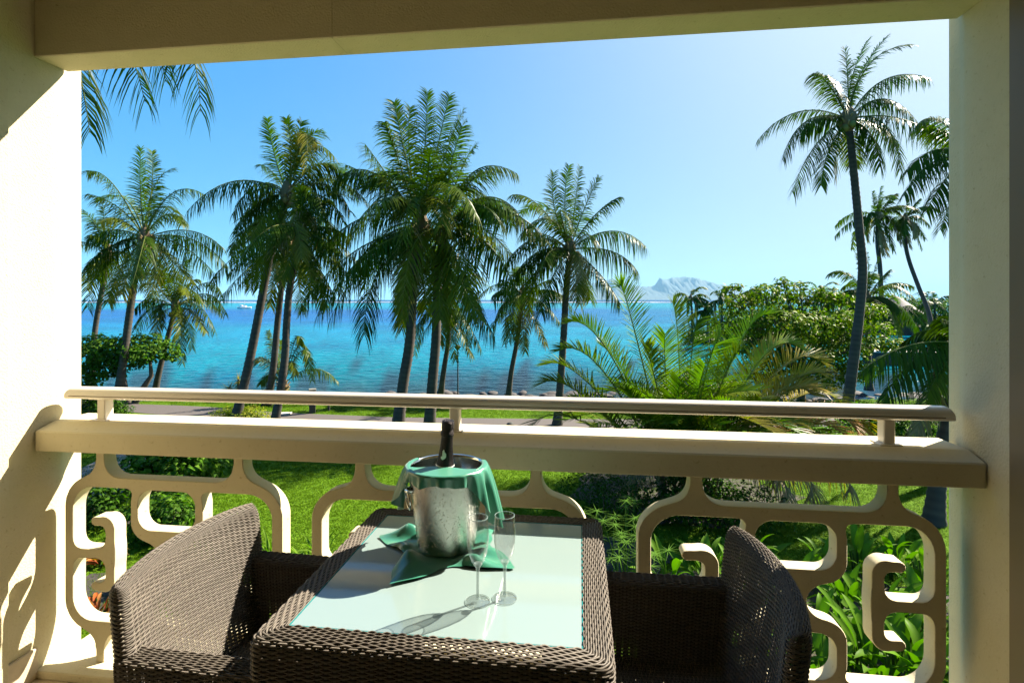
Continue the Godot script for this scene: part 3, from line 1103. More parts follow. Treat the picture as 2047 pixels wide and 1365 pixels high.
func make_palms() -> void:
	# overhead at the left: only the hanging ends of its fronds show
	var d := 13.0
	palm("palm whose frond ends hang into view under the beam at the upper left", ground(20, 990), pts([[30, 600], [70, 250]], d, d), at(105, 30, d), d, 5.2, [
		[400, 225, 312, 20, 0.6, "arch"], [289, 205, 225, 35, 1.0, "arch"], [330, 165, 262, 12, 0.2, "arch"], [178, 266, 140, 120, 0.8, "arch"], [60, 250, 70, 110, 0.5, "hang"]], 2, {"n": 44, "to": [2.2, 4.4], "dry": 0})
	# left pair
	d = 27.0
	palm("thin palm behind the left wall edge, its crown half hidden by the nearer left palm", ground(180, 782), pts([[189, 662], [206, 563]], d, d), at(214, 505, d), d, 3.6, [
		[172, 580, 190, 535, "hang"], [178, 470, 195, 480, "side"], [215, 585, 214, 545, "hang"], [240, 420, 228, 460, "up"], [205, 415, 208, 455, "up"], [182, 440, 195, 465, "side"], [172, 545, 190, 515, "arch"]], 6, {"r0": 0.16, "n": 36})
	d = 22.6
	palm("leftmost full palm, leaning right, with a bright sunlit frond hanging down its trunk", ground(224, 814), pts([[238, 770], [262, 600], [272, 540]], d, d), at(288, 478, d), d, 4.0, [
		[174, 344, 229, 371, 0.4, "side"], [281, 297, 279, 383, 0.5, "up"], [303, 303, 300, 378, -0.3, "up"], [348, 338, 306, 378, -0.6, "up"], [408, 390, 345, 390, 0.3, "side"],
		[446, 498, 378, 462, 0.2, "arch"], [435, 555, 360, 490, 0.6, "arch"], [389, 574, 335, 515, 1.2, "hang"], [243, 590, 255, 535, 1.6, "old"], [215, 605, 240, 540, 1.0, "hang"],
		[170, 482, 225, 460, 0.3, "arch"], [170, 535, 225, 492, 0.6, "arch"], [174, 388, 238, 418, 0.6, "side"], [200, 445, 240, 440, 1.4, "hang"], [372, 445, 330, 430, -1.0, "side"], [192, 560, 232, 515, -0.6, "hang"], [330, 560, 305, 525, -1.0, "hang"]], 9, {"r0": 0.19, "nuts": 6, "n": 50})
	d = 25.5
	palm("short leaning palm right of the leftmost one, fronds drooping over the water", ground(308, 790), pts([[315, 755], [334, 677]], d, d), at(350, 615, d), d, 3.1, [
		[268, 620, 300, 598, 0.2, "arch"], [280, 572, 308, 572, 0.2, "side"], [328, 655, 318, 612, 0.6, "hang"], [316, 520, 333, 558, 0.5, "up"], [375, 520, 362, 560, 0.4, "up"], [442, 602, 412, 565, 0.2, "arch"],
		[431, 666, 396, 612, 0.5, "arch"], [411, 666, 383, 625, 0.8, "hang"], [450, 630, 412, 588, -0.4, "arch"], [398, 560, 375, 570, -0.4, "side"], [300, 540, 322, 560, -0.5, "side"], [370, 590, 362, 575, 1.6, "hang"], [350, 540, 350, 565, 1.2, "side"]], 10, {"r0": 0.155, "n": 44, "nuts": 3})
	# the cluster of three left of the middle
	d = 19.2
	palm("tallest palm of the left cluster, leaning, coconuts under its windblown crown", ground(466, 853), pts([[500, 715], [530, 560], [546, 490]], d, d), at(574, 388, d), d, 3.5, [
		[534, 238, 550, 312, 0.5, "up"], [572, 238, 578, 305, 0.6, "up"], [603, 243, 590, 305, -0.2, "up"], [648, 268, 606, 290, 0.5, "up"], [668, 315, 622, 300, 0.8, "side"], [612, 345, 604, 268, 1.4, "old"],
		[464, 430, 515, 368, 0.3, "arch"], [468, 458, 518, 405, 0.8, "arch"], [460, 502, 510, 445, -0.4, "arch"], [645, 440, 625, 378, 1.0, "arch"], [700, 425, 652, 370, -0.3, "arch"], [685, 445, 648, 395, 0.4, "arch"],
		[602, 518, 600, 450, 1.2, "old"], [556, 520, 558, 450, 0.9, "hang"], [690, 360, 640, 330, -0.8, "side"], [500, 480, 530, 430, 1.4, "hang"], [640, 500, 615, 430, 0.5, "hang"], [520, 330, 545, 345, -0.8, "side"]], 9, {"r0": 0.19, "nuts": 9, "n": 50, "wind": Vector3(0.12, 0, 0.05)})
	palm("middle palm of the left cluster, straight trunk and a lower crown spreading left", ground(533, 811), pts([[546, 735], [555, 640], [563, 570]], 22.6, 22.6), at(574, 478, 22.6), 22.6, 3.4, [
		[456, 548, 506, 508, 0.3, "arch"], [444, 592, 500, 532, 0.8, "arch"], [540, 614, 552, 558, 0.8, "hang"], [500, 455, 535, 455, 0.2, "side"], [603, 624, 592, 560, 0.8, "hang"], [480, 505, 525, 480, -0.4, "arch"], [560, 560, 566, 520, 1.2, "hang"], [625, 560, 600, 520, 0.7, "hang"], [478, 570, 520, 525, -0.6, "arch"]], 10, {"r0": 0.17, "nuts": 4, "n": 44})
	palm("rightmost palm of the left cluster, fronds hanging right towards the big middle palms", ground(546, 856), pts([[567, 735], [573, 640], [580, 570]], 18.9, 18.9), at(602, 462, 18.9), 18.9, 3.1, [
		[672, 597, 634, 530, 0.3, "arch"], [702, 552, 645, 503, 0.3, "arch"], [700, 480, 655, 455, -0.2, "arch"], [620, 590, 612, 530, 1.2, "hang"], [685, 510, 645, 480, 0.8, "arch"], [660, 400, 630, 420, 0.2, "side"], [600, 370, 600, 415, 0.5, "up"], [650, 620, 625, 545, -0.5, "hang"], [560, 560, 575, 520, 1.2, "hang"]], 9, {"r0": 0.165, "nuts": 4, "n": 46})
	# the two big palms in the middle
	d = 18.5
	palm("biggest palm in the middle, tall upright fronds and long dark fronds arching left", ground(793, 862), pts([[806, 765], [819, 680], [826, 558]], d, d), at(840, 448, d), d, 4.8, [
		[855, 184, 840, 310, 0.5, "up"], [898, 190, 873, 300, -0.3, "up"], [926, 220, 888, 318, 0.2, "up"], [820, 215, 826, 320, -0.5, "up"], [788, 205, 806, 305, 0.5, "up"], [768, 245, 800, 325, 0.8, "side"],
		[664, 368, 745, 345, 0.5, "arch"], [729, 288, 770, 345, -0.4, "side"], [634, 508, 735, 432, 0.4, "arch"], [658, 642, 738, 520, 0.6, "arch"], [727, 672, 760, 540, 1.0, "arch"], [704, 545, 756, 480, -0.6, "arch"],
		[806, 480, 822, 400, 2.6, "hang"], [885, 452, 868, 395, 2.2, "hang"], [800, 642, 824, 560, -1.2, "hang"], [690, 330, 760, 370, -0.8, "side"], [850, 620, 850, 550, -1.4, "hang"], [760, 420, 800, 395, 1.8, "side"], [915, 330, 880, 360, 1.6, "up"], [860, 300, 855, 360, 1.8, "up"]], 12, {"r0": 0.225, "nuts": 5, "n": 62, "wid": 0.038})
	palm("second big palm in the middle, long fronds sweeping right and down", ground(857, 862), pts([[864, 765], [871, 680], [875, 558]], 18.4, 18.4), at(886, 462, 18.4), 18.4, 4.6, [
		[1034, 348, 945, 345, 0.2, "side"], [950, 292, 918, 350, -0.5, "up"], [1072, 482, 985, 400, 0.5, "arch"], [1036, 425, 965, 395, -0.6, "arch"], [1033, 584, 968, 482, 0.8, "arch"], [990, 676, 925, 550, 1.0, "arch"], [1025, 520, 960, 455, -0.4, "old"],
		[960, 640, 915, 545, 1.6, "hang"], [800, 600, 845, 530, 0.8, "hang"], [880, 640, 884, 560, 1.2, "hang"], [990, 340, 935, 375, 1.2, "side"], [930, 240, 905, 340, 0.4, "up"], [900, 600, 894, 540, -1.4, "hang"], [1000, 450, 945, 410, 1.8, "arch"]], 12, {"r0": 0.215, "nuts": 5, "n": 60, "wid": 0.038})
	d = 25.0
	palm("small palm standing behind the trunks of the two big middle palms", ground(880, 792), pts([[887, 740], [896, 680]], d, d), at(896, 610, d), d, 3.0, [
		[826, 672, 858, 620, 0.3, "arch"], [834, 695, 865, 640, 0.8, "hang"], [962, 700, 930, 640, 0.3, "arch"], [945, 715, 918, 655, 0.8, "hang"], [880, 690, 886, 650, 1.2, "hang"], [910, 720, 904, 660, 1.2, "hang"], [860, 560, 880, 580, 0.2, "side"], [940, 580, 920, 585, 0.2, "side"], [895, 540, 896, 575, 0.2, "up"]], 8, {"r0": 0.15, "n": 40})
	d = 25.0
	palm("slender palm right of the middle with yellowing fronds hanging straight down", ground(1016, 794), pts([[1022, 745], [1034, 680]], d, d), at(1045, 592, d), d, 2.9, [
		[984, 657, 1010, 604, 0.3, "arch"], [984, 592, 1012, 580, 0.2, "arch"], [1120, 647, 1085, 606, 0.3, "arch"], [1092, 692, 1072, 640, 0.6, "old"], [1050, 704, 1046, 650, 1.0, "old"], [1125, 592, 1088, 580, 0.2, "side"], [1030, 540, 1036, 565, 0.3, "up"], [1062, 530, 1055, 560, 0.2, "up"], [1100, 560, 1076, 570, -0.4, "side"], [1032, 680, 1036, 640, 0.8, "hang"], [1000, 560, 1020, 568, -0.4, "side"]], 8, {"r0": 0.14, "n": 42, "nuts": 8})
	d = 19.4
	palm("evenly spread palm in front of the far island, fronds like a star", ground(1114, 850), pts([[1121, 760], [1126, 690], [1132, 585]], d, d), at(1139, 500, d), d, 3.5, [
		[1137, 332, 1131, 415, 0.3, "up"], [1160, 334, 1147, 415, -0.3, "up"], [1107, 345, 1106, 415, 0.4, "up"], [1024, 390, 1080, 412, 0.3, "side"], [1197, 356, 1168, 418, 0.2, "up"], [1240, 394, 1190, 430, 0.4, "side"], [1292, 494, 1222, 462, 0.3, "arch"], [1276, 545, 1222, 503, 0.6, "arch"],
		[1240, 608, 1196, 545, 0.5, "arch"], [1152, 600, 1152, 550, 1.2, "old"], [1030, 548, 1080, 502, 0.4, "arch"], [1082, 626, 1104, 560, 0.9, "arch"], [1042, 590, 1085, 530, -0.4, "arch"], [1045, 468, 1090, 470, -0.5, "side"], [1180, 600, 1168, 550, -0.8, "hang"], [1120, 420, 1128, 450, 2.2, "side"], [1180, 480, 1165, 470, 2.4, "arch"], [1090, 520, 1112, 500, 2.2, "arch"]], 7, {"r0": 0.165, "nuts": 6, "n": 50})
	# the tall one at the right
	d = 19.6
	palm("very tall palm at the right, its crown alone against the pale sky", ground(1694, 846), pts([[1698, 790], [1716, 650], [1725, 545], [1719, 465], [1708, 350]], d, d), at(1697, 240, d), d, 3.6, [
		[1775, 72, 1722, 150, 0.3, "up"], [1690, 98, 1693, 165, 0.3, "up"], [1737, 80, 1710, 155, -0.3, "up"], [1624, 148, 1652, 170, 0.5, "side"], [1655, 150, 1676, 178, 1.3, "side"], [1858, 156, 1768, 160, 0.3, "arch"], [1836, 246, 1765, 200, 0.6, "arch"], [1760, 334, 1744, 270, 0.8, "arch"],
		[1564, 320, 1618, 240, 0.3, "arch"], [1584, 386, 1632, 290, 0.6, "arch"], [1642, 372, 1660, 300, 0.9, "hang"], [1800, 290, 1755, 250, -0.6, "arch"], [1600, 270, 1645, 235, -0.6, "arch"], [1710, 330, 1704, 290, -0.8, "hang"]], 5, {"r0": 0.225, "r1": 0.12, "nuts": 8, "n": 50})
	d = 15.0
	palm("palm at the right edge, only frond ends reach out from behind the right wall", ground(1985, 930), pts([[1975, 640], [1955, 450]], d, d), at(1945, 315, d), d, 3.2, [
		[1826, 262, 1878, 240, 0.3, "side"], [1814, 345, 1872, 300, 0.4, "arch"], [1808, 392, 1868, 325, 0.8, "arch"], [1852, 425, 1895, 355, 0.6, "arch"], [1850, 250, 1890, 270, -0.4, "side"], [1880, 460, 1915, 370, 1.0, "hang"]], 6, {"r0": 0.2, "n": 48, "to": [-1.6, 1.6]})
	d = 46.0
	palm("distant windswept palm beside the tall trunk, hanging dead fronds under its crown", cam((1765 - CX) / FOC * d, d, -3.2), pts([[1763, 610], [1760, 535], [1755, 487]], d, d), at(1756, 432, d), d, 3.6, [
		[1727, 468, 1738, 428, 0.3, "arch"], [1746, 482, 1748, 450, 0.5, "hang"], [1788, 502, 1772, 450, 0.3, "arch"], [1803, 486, 1780, 440, 0.3, "arch"], [1745, 384, 1748, 410, 0.3, "up"], [1762, 374, 1758, 405, 0.3, "up"], [1792, 388, 1774, 405, 0.3, "side"], [1766, 512, 1760, 470, 0.4, "dead"], [1776, 510, 1764, 470, 0.2, "dead"], [1806, 420, 1780, 415, 0.2, "side"]], 8, {"r0": 0.24, "n": 34, "wid": 0.08, "wind": Vector3(0.25, 0, 0.05)})
	palm("distant palm with a thin curved trunk beside the right wall", cam((1874 - CX) / FOC * d, d, -3.2), pts([[1858, 628], [1838, 576], [1819, 524], [1811, 487]], d, d), at(1810, 440, d), d, 2.9, [
		[1860, 452, 1836, 432, 0.3, "arch"], [1851, 478, 1832, 450, 0.3, "arch"], [1822, 496, 1816, 468, 0.4, "dead"], [1790, 458, 1797, 440, 0.3, "arch"], [1814, 390, 1812, 412, 0.3, "up"], [1840, 398, 1825, 415, 0.3, "side"], [1795, 480, 1800, 455, 0.2, "hang"], [1845, 500, 1828, 460, -0.3, "arch"], [1788, 420, 1798, 425, 0.3, "side"]], 7, {"r0": 0.22, "n": 34, "wid": 0.08, "wind": Vector3(0.2, 0, 0.05)})
	d = 31.0
	palm("dark bushy palm just behind the tall right trunk", cam((1738 - CX) / FOC * d, d, GY - 0.6), pts([[1736, 680]], d, d), at(1733, 598, d), d, 3.2, [
		[1655, 550, 1692, 548, 0.3, "side"], [1714, 508, 1722, 552, 0.3, "up"], [1756, 514, 1745, 555, 0.3, "up"], [1828, 574, 1780, 568, 0.3, "side"], [1838, 664, 1792, 608, 0.5, "arch"], [1690, 640, 1710, 606, 0.5, "arch"], [1780, 540, 1760, 560, -0.4, "side"], [1735, 505, 1735, 550, -0.4, "up"], [1670, 600, 1700, 580, 0.6, "arch"], [1800, 620, 1770, 596, 0.9, "arch"]], 12, {"r0": 0.2, "n": 46, "wid": 0.06})
	d = 10.9
	palm("dark low palm at the right edge, fronds hanging over the inlet", ground(1866, 1048), pts([[1880, 930], [1905, 800]], d, d), at(1935, 690, d), d, 2.7, [
		[1722, 745, 1815, 690, 0.2, "arch"], [1762, 808, 1835, 715, 0.4, "arch"], [1800, 690, 1865, 660, -0.6, "arch"], [1852, 800, 1885, 730, 0.6, "hang"], [1880, 640, 1905, 655, 0.2, "side"], [1830, 880, 1880, 770, 0.5, "dead"]], 8, {"r0": 0.18, "n": 50, "to": [-1.6, 1.6]})
	# small palms on the far spit of land
	for e in [[1381, 598, 660, 2.6, "first small palm on the far spit, standing clear against the sea"], [1412, 622, 662, 2.3, "second small palm on the far spit, low and bright beside the first"], [1441, 600, 660, 2.7, "third small palm on the far spit, touching the leafy tree"], [1521, 590, 660, 2.6, "small palm top showing over the middle of the leafy tree"], [1640, 590, 660, 3.0, "pale green palm top behind the right half of the leafy tree"], [1868, 610, 665, 3.2, "far palm across the inlet close to the right wall"], [1845, 640, 668, 2.6, "low far palm across the inlet under the curved trunk"], [1800, 618, 668, 3.0, "far palm across the inlet between the bushy palm and the curved trunk"]]:
		d = 62.0 if e[0] < 1700 else 80.0
		var fl: float = e[3] * (1.0 if e[0] < 1700 else 1.25)
		palm(e[4], cam((e[0] - CX + 3) / FOC * d, d, -3.3), pts([[e[0] + 3, (e[1] + e[2]) * 0.5]], d, d), at(e[0], e[1], d), d, fl, [], 15, {"r0": 0.18, "n": 26, "wid": 0.11, "wind": Vector3(0.15, 0, 0)})
	# young palm without a trunk between the left cluster's trunks
	d = 23.5
	palm("young trunkless palm by the shore behind the left cluster, arching golden fronds", ground(566, 806), pts([[566, 790]], d, d), at(566, 770, d), d, 2.6, [
		[508, 722, 534, 722, 0.3, "old"], [536, 662, 548, 712, 0.2, "old"], [624, 762, 606, 700, 0.3, "side"], [618, 740, 600, 688, -0.3, "side"], [600, 690, 590, 680, 0.2, "side"], [560, 680, 562, 720, -0.3, "up"], [590, 750, 580, 725, 0.8, "hang"], [520, 770, 540, 750, 0.6, "hang"]], 3, {"r0": 0.12, "n": 40, "called": "young_palm", "group": ""})

# ---------------------------------------------------------------- other plants
# leaves scattered through a set of lumps; each leaf is folded along its middle
func leaf_mass(mb: MB, lumps: Array, count: int, size: float, cols: Array, aspect := 0.55, shell := 0.55) -> void:
	var total := 0.0
	for l in lumps:
		total += l[1].x * l[1].y + l[1].x * l[1].z
	for l in lumps:
		var n := int(count * (l[1].x * l[1].y + l[1].x * l[1].z) / total)
		for k in n:
			var dir := Vector3(rng.randfn(), rng.randfn(), rng.randfn()).normalized()
			var rad := pow(rng.randf(), 0.4) * (1.0 - shell) + shell
			var rough := 1.0 + 0.28 * noise.get_noise_3d(dir.x * 1.7 + l[0].x, dir.y * 1.7 + l[0].y, dir.z * 1.7 + l[0].z)
			var p: Vector3 = l[0] + dir * l[1] * rad * rough
			var up := (dir * 0.6 + Vector3(rr(-0.6, 0.6), rr(0.1, 1.0), rr(-0.6, 0.6))).normalized()
			var ax := up.cross(Vector3(rng.randfn(), rng.randfn() * 0.4, rng.randfn())).normalized()
			var sd := ax.cross(up)
			var s := size * rr(0.6, 1.25)
			var col: Color = cols[rng.randi() % cols.size()]
			var g := rr(0.8, 1.2)
			col = Color(col.r * g, col.g * g, col.b * g)
			var w := s * aspect * 0.5
			var tip := p + ax * s - up * s * 0.12
			var n1 := (up + sd * 0.45).normalized()
			var n2 := (up - sd * 0.45).normalized()
			var a1 := p + ax * s * 0.42 + sd * w + up * s * 0.07
			var a2 := p + ax * s * 0.42 - sd * w + up * s * 0.07
			mb.flat_tri(p, a1, tip, n1, col)
			mb.flat_tri(p, a2, tip, n2, col)

func branches(mb: MB, from: Vector3, tips: Array, r: float, col: Color) -> void:
	for t in tips:
		var mid: Vector3 = from.lerp(t, 0.5) + Vector3(rr(-0.2, 0.2), rr(-0.1, 0.25), rr(-0.2, 0.2)) * from.distance_to(t) * 0.3
		mb.tube([from, from.lerp(mid, 0.6), mid, mid.lerp(t, 0.6), t], [r, r * 0.8, r * 0.6, r * 0.45, r * 0.2], 6, col)

func bush(label: String, px: float, py: float, size: Vector3, count: int, leaf: float, cols: Array, group := "", called := "shrub", aspect := 0.55) -> void:
	var o := ground(px, py)
	var root := thing(called, label, "bush", o, 0.0, group)
	var lumps := []
	for k in 7:
		var a := TAU * k / 7.0 + rr(-0.3, 0.3)
		var f := 0.55 if k else 0.0
		lumps.append([Vector3(cos(a) * size.x * f, size.y * rr(0.42, 0.62), sin(a) * size.z * f), Vector3(size.x * 0.5, size.y * 0.48, size.z * 0.5)])
	var mb := MB.new()
	leaf_mass(mb, lumps, count, leaf, cols, aspect)
	obj("foliage", mb, M.leaf, root, true)
	mb = MB.new()
	var tips := []
	for l in lumps:
		tips.append(l[0])
	branches(mb, Vector3(0, -0.05, 0), tips, 0.03, Color(0.09, 0.07, 0.05))
	obj("stem", mb, M.bark, root)

# one long leaf standing up from the ground and bending over
func blade(length: float, width: float, bend: float, col: Color, col2: Color, fold := 0.25, stalk := 0.22) -> MB:
	var mb := MB.new()
	var n := 9
	for k in n + 1:
		var u := k / float(n)
		var ang := bend * u * u
		var q := Vector3(0, 0, 0)
		var st := 12
		for e in st:
			var uu := u * (e + 0.5) / st
			q += Vector3(sin(bend * uu * uu), cos(bend * uu * uu), 0) * length * u / st
		var w := 0.0
		if u < stalk:
			w = width * 0.10
		else:
			var t := (u - stalk) / (1.0 - stalk)
			w = width * maxf(0.012, pow(sin(PI * pow(t, 0.75)), 0.8))
		var side := Vector3(0, 0, 1)
		var up := Vector3(cos(ang), -sin(ang), 0) * -1.0
		var c := col.lerp(col2, u)
		var rip := 0.12 * width * sin(u * 17.0)
		mb.add(q + side * w * 0.5 + up * (w * fold + rip * 0.3), (up - side * 0.5).normalized(), c)
		mb.add(q, up, Color(c.r * 1.35, c.g * 1.2, c.b * 1.3))
		mb.add(q - side * w * 0.5 + up * (w * fold - rip * 0.3), (up + side * 0.5).normalized(), c)
	for k in n:
		var s := k * 3
		mb.quad(s, s + 1, s + 4, s + 3)
		mb.quad(s + 1, s + 2, s + 5, s + 4)
	return mb

func make_leaf_kinds() -> void:
	leaf_meshes.broad = []
	for k in 6:
		var g := rr(0.8, 1.25)
		leaf_meshes.broad.append(blade(1.0, rr(0.15, 0.21), rr(0.5, 1.9), Color(0.05 * g, 0.125 * g, 0.012), Color(0.085 * g, 0.18 * g, 0.016), 0.22, 0.28).mesh(M.leaf))
	leaf_meshes.blade = []
	for k in 6:
		var g := rr(0.8, 1.25)
		leaf_meshes.blade.append(blade(1.0, rr(0.07, 0.10), rr(0.3, 1.6), Color(0.06 * g, 0.14 * g, 0.015), Color(0.11 * g, 0.19 * g, 0.02), 0.3, 0.05).mesh(M.leaf))
	leaf_meshes.red = []
	for k in 6:
		var g := rr(0.8, 1.3)
		leaf_meshes.red.append(blade(1.0, rr(0.17, 0.24), rr(0.7, 1.9), Color(0.20 * g, 0.035 * g, 0.02), [Color(0.42, 0.13, 0.03), Color(0.40, 0.22, 0.06), Color(0.12, 0.10, 0.03)][k % 3], 0.25, 0.12).mesh(M.leaf))

func leafy(label: String, called: String, category: String, o: Vector3, kind: String, count: int, size: float, spread: float, group := "", stems := 3) -> void:
	var root := thing(called, label, category, o, 0.0, group)
	var mb := MB.new()
	for k in stems:
		var a := rr(0, TAU)
		var q := Vector3(cos(a), 0, sin(a)) * spread * 0.25
		mb.tube([q * 0.4 - Vector3(0, 0.05, 0), q * 0.8 + Vector3(0, size * 0.35, 0), q * 1.2 + Vector3(0, size * 0.7, 0)], [0.02, 0.017, 0.01], 6, Color(0.06, 0.10, 0.02))
	if stems:
		obj("stem", mb, M.leaf, root)
	for k in count:
		var l := MeshInstance3D.new()
		l.mesh = leaf_meshes[kind][rng.randi() % 6]
		l.name = "leaf"
		var a := rr(0, TAU)
		var up := rng.randf()
		var q := Vector3(cos(a), 0, sin(a)) * spread * rr(0.05, 0.3)
		var tilt := lerpf(1.0, 0.12, up) * rr(0.7, 1.2)
		var s := size * rr(0.6, 1.05)
		l.transform = Transform3D(Basis(Vector3.UP, -a) * Basis(Vector3(0, 0, 1), -tilt) * Basis(Vector3.UP, rr(-0.5, 0.5)).scaled(Vector3.ONE * s), q + Vector3(0, size * 0.45 * up * rr(0.3, 1.0), 0))
		root.add_child(l, true)

func make_planting() -> void:
	make_leaf_kinds()
	# areca clump on the right of the lawn
	var d := 11.9
	var o := ground(1365, 1012)
	var root := thing("areca_palm", "huge feathery areca palm clump with yellow and rust coloured outer fronds", "palm clump", o)
	var list := [
		[1240, 572, 1268, 665, 0.2, YOUNG, 0.25], [1130, 648, 1222, 706, 0.3, GREEN, 0.30], [1118, 702, 1205, 745, 0.5, Color(0.055, 0.085, 0.018), 0.25], [1082, 768, 1170, 796, 0.6, Color(0.07, 0.085, 0.02), 0.2], [1052, 868, 1150, 838, 0.8, Color(0.06, 0.075, 0.02), 0.1],
		[1542, 628, 1472, 710, 0.2, YOUNG, 0.35], [1602, 698, 1512, 730, 0.3, Color(0.12, 0.17, 0.02), 0.3], [1648, 752, 1560, 780, 0.4, YELLOW, 0.25], [1728, 892, 1632, 836, 0.7, RUST, 0.15], [1712, 905, 1600, 850, 1.2, RUST, 0.2], [1738, 872, 1640, 828, 0.3, Color(0.24, 0.14, 0.02), 0.2], [1655, 735, 1560, 745, 0.0, YELLOW, 0.3], [1625, 790, 1530, 800, 0.7, Color(0.22, 0.15, 0.02), 0.3], [1345, 606, 1352, 710, -0.4, OLIVE, 0.3], [1395, 640, 1385, 740, -0.5, GREEN, 0.3],
		[1440, 672, 1415, 760, 0.6, YOUNG, 0.3], [1330, 668, 1338, 770, 0.9, YOUNG, 0.3], [1480, 700, 1440, 790, 1.0, OLIVE, 0.28], [1290, 690, 1308, 790, 1.0, OLIVE, 0.28], [1410, 730, 1392, 830, 1.5, YOUNG, 0.25], [1360, 760, 1362, 850, 1.7, GREEN, 0.22], [1250, 780, 1290, 845, 1.4, GREEN, 0.2],
		[1520, 800, 1455, 850, 1.4, OLIVE, 0.2], [1600, 850, 1510, 865, 1.3, YELLOW, 0.18], [1180, 850, 1250, 865, 1.5, OLIVE, 0.15], [1560, 690, 1490, 765, -0.5, YELLOW, 0.28], [1200, 690, 1262, 770, -0.6, GREEN, 0.25], [1690, 815, 1585, 800, -0.2, YELLOW, 0.2], [1470, 690, 1430, 770, -0.8, YOUNG, 0.3], [1660, 905, 1560, 868, 1.0, RUST, 0.12],
		[1420, 900, 1400, 905, 2.0, OLIVE, 0.1], [1330, 890, 1345, 900, 2.1, GREEN, 0.1], [1640, 780, 1545, 805, 0.9, Color(0.22, 0.15, 0.025), 0.2], [1110, 815, 1200, 820, 1.0, OLIVE, 0.15], [1090, 730, 1180, 770, 0.1, OLIVE, 0.22]]
	var mb := MB.new()
	for k in 16:
		var a := rr(0, TAU)
		var q := Vector3(cos(a) * rr(0.1, 0.75), 0, sin(a) * rr(0.1, 0.6))
		mb.tube([q - Vector3(0, 0.1, 0), q * 1.15 + Vector3(0, 0.5, 0), q * 1.35 + Vector3(0, rr(0.9, 1.3), 0)], [0.05, 0.04, 0.03], 7, Color(0.14, 0.13, 0.05).lerp(Color(0.16, 0.10, 0.06), rng.randf()))
	obj("stem", mb, M.bark, root)
	for e in list:
		var tip := at(e[0], e[1], d - e[4])
		var mid := at(e[2], e[3], d - e[4] * 0.6)
		var s := Vector3(clampf((e[2] - 1370.0) / 200.0, -1, 1) * 0.5, 0.55, rr(-0.3, 0.3))
		var col: Color = e[5] * 1.5
		col.a = 1.0
		put("frond", frond_mesh(s, mid - o, tip - o, {"n": 62, "len": 0.76, "wid": 0.027, "roll": rr(-0.25, 0.25), "lift": e[6] * 1.7 + 0.05, "droop": 0.14, "fwd": 0.75, "col": col, "tip": col.lerp(YELLOW, 0.25), "bare": 0.26, "rough": 0.16, "stem": Color(0.16, 0.18, 0.04), "stalk": 0.02, "wind": Vector3.ZERO}), root)
	for k in 44:
		var a := rr(0, TAU)
		var sp := rr(0.25, 1.0)
		var s := Vector3(cos(a) * 0.5 * sp, 0.6, sin(a) * 0.45 * sp)
		var hh := Vector3(cos(a), 0, sin(a))
		var l := rr(2.3, 3.2)
		var mid := s + (hh * sp * 0.8 + Vector3(0, 1.15, 0)) * l * 0.42
		var tip := s + (hh * (0.4 + sp) + Vector3(0, 1.25 - 0.85 * sp, 0)) * l * 0.72
		var col: Color = [YOUNG * 1.5, GREEN * 1.5, OLIVE * 1.5, YOUNG * 1.6, YELLOW][k % 5]
		col.a = 1.0
		put("frond", frond_mesh(s, mid, tip, {"n": 54, "len": 0.76, "wid": 0.028, "lift": rr(0.25, 0.6), "droop": 0.16, "fwd": 0.75, "col": col, "tip": col.lerp(YELLOW, 0.3), "bare": 0.24, "rough": 0.16, "stem": Color(0.16, 0.18, 0.04), "stalk": 0.02}), root)
	# dry fronds hanging low under the clump
	for e in [[1480, 985, 1560, 940, 0.9], [1620, 1000, 1590, 950, 0.9], [1570, 1010, 1545, 950, 1.1], [1250, 1000, 1290, 930, 0.8], [1700, 985, 1640, 945, 0.7]]:
		put("dry_frond", frond_mesh(Vector3(0.3, 0.9, 0), at(e[2], e[3], d - e[4] * 0.6) - o, at(e[0], e[1], d - e[4]) - o, {"n": 34, "len": 0.55, "wid": 0.025, "droop": 0.9, "fwd": 0.3, "col": STRAW, "tip": Color(0.22, 0.15, 0.07), "bare": 0.25, "rough": 0.25, "stalk": 0.018}), root)
	# broad leafy tree on the right
	d = 25.5
	o = cam((1600 - CX) / FOC * d, d, GY - 0.4)
	root = thing("almond_tree", "broad leafy tree with big bright green leaves behind the areca clump", "tree", o)
	var lumps := []
	for e in [[1480, 605, 26, 0], [1530, 590, 30, 0.5], [1575, 585, 26, 0], [1620, 592, 26, -0.5], [1655, 590, 22, 0], [1500, 645, 36, 0.6], [1560, 650, 45, 1.0], [1620, 655, 45, 1.0], [1680, 645, 34, 0.8], [1540, 700, 45, 0.8], [1610, 712, 48, 1.2], [1680, 705, 44, 1.0], [1745, 625, 26, 0.4], [1770, 690, 22, 0.6], [1720, 690, 26, 0.7], [1790, 688, 16, 0.6], [1640, 755, 38, 0.8], [1570, 760, 34, 0.8], [1710, 745, 30, 0.8], [1455, 580, 14, 0.2], [1565, 565, 14, 0], [1600, 572, 12, 0], [1690, 600, 18, 0.2], [1475, 575, 12, 0.3], [1740, 740, 16, 0.5], [1500, 690, 30, 0.0], [1460, 620, 20, -0.5], [1520, 740, 36, 0.3], [1450, 660, 26, -0.4], [1660, 680, 40, -0.5], [1600, 620, 40, -0.8], [1545, 625, 36, -0.6], [1700, 640, 30, -0.4], [1760, 660, 22, -0.3]]:
		var r: float = e[2] / FOC * d
		lumps.append([at(e[0], e[1], d - e[3]) - o, Vector3(r * 1.15, r * 0.72, r * 1.2)])
	mb = MB.new()
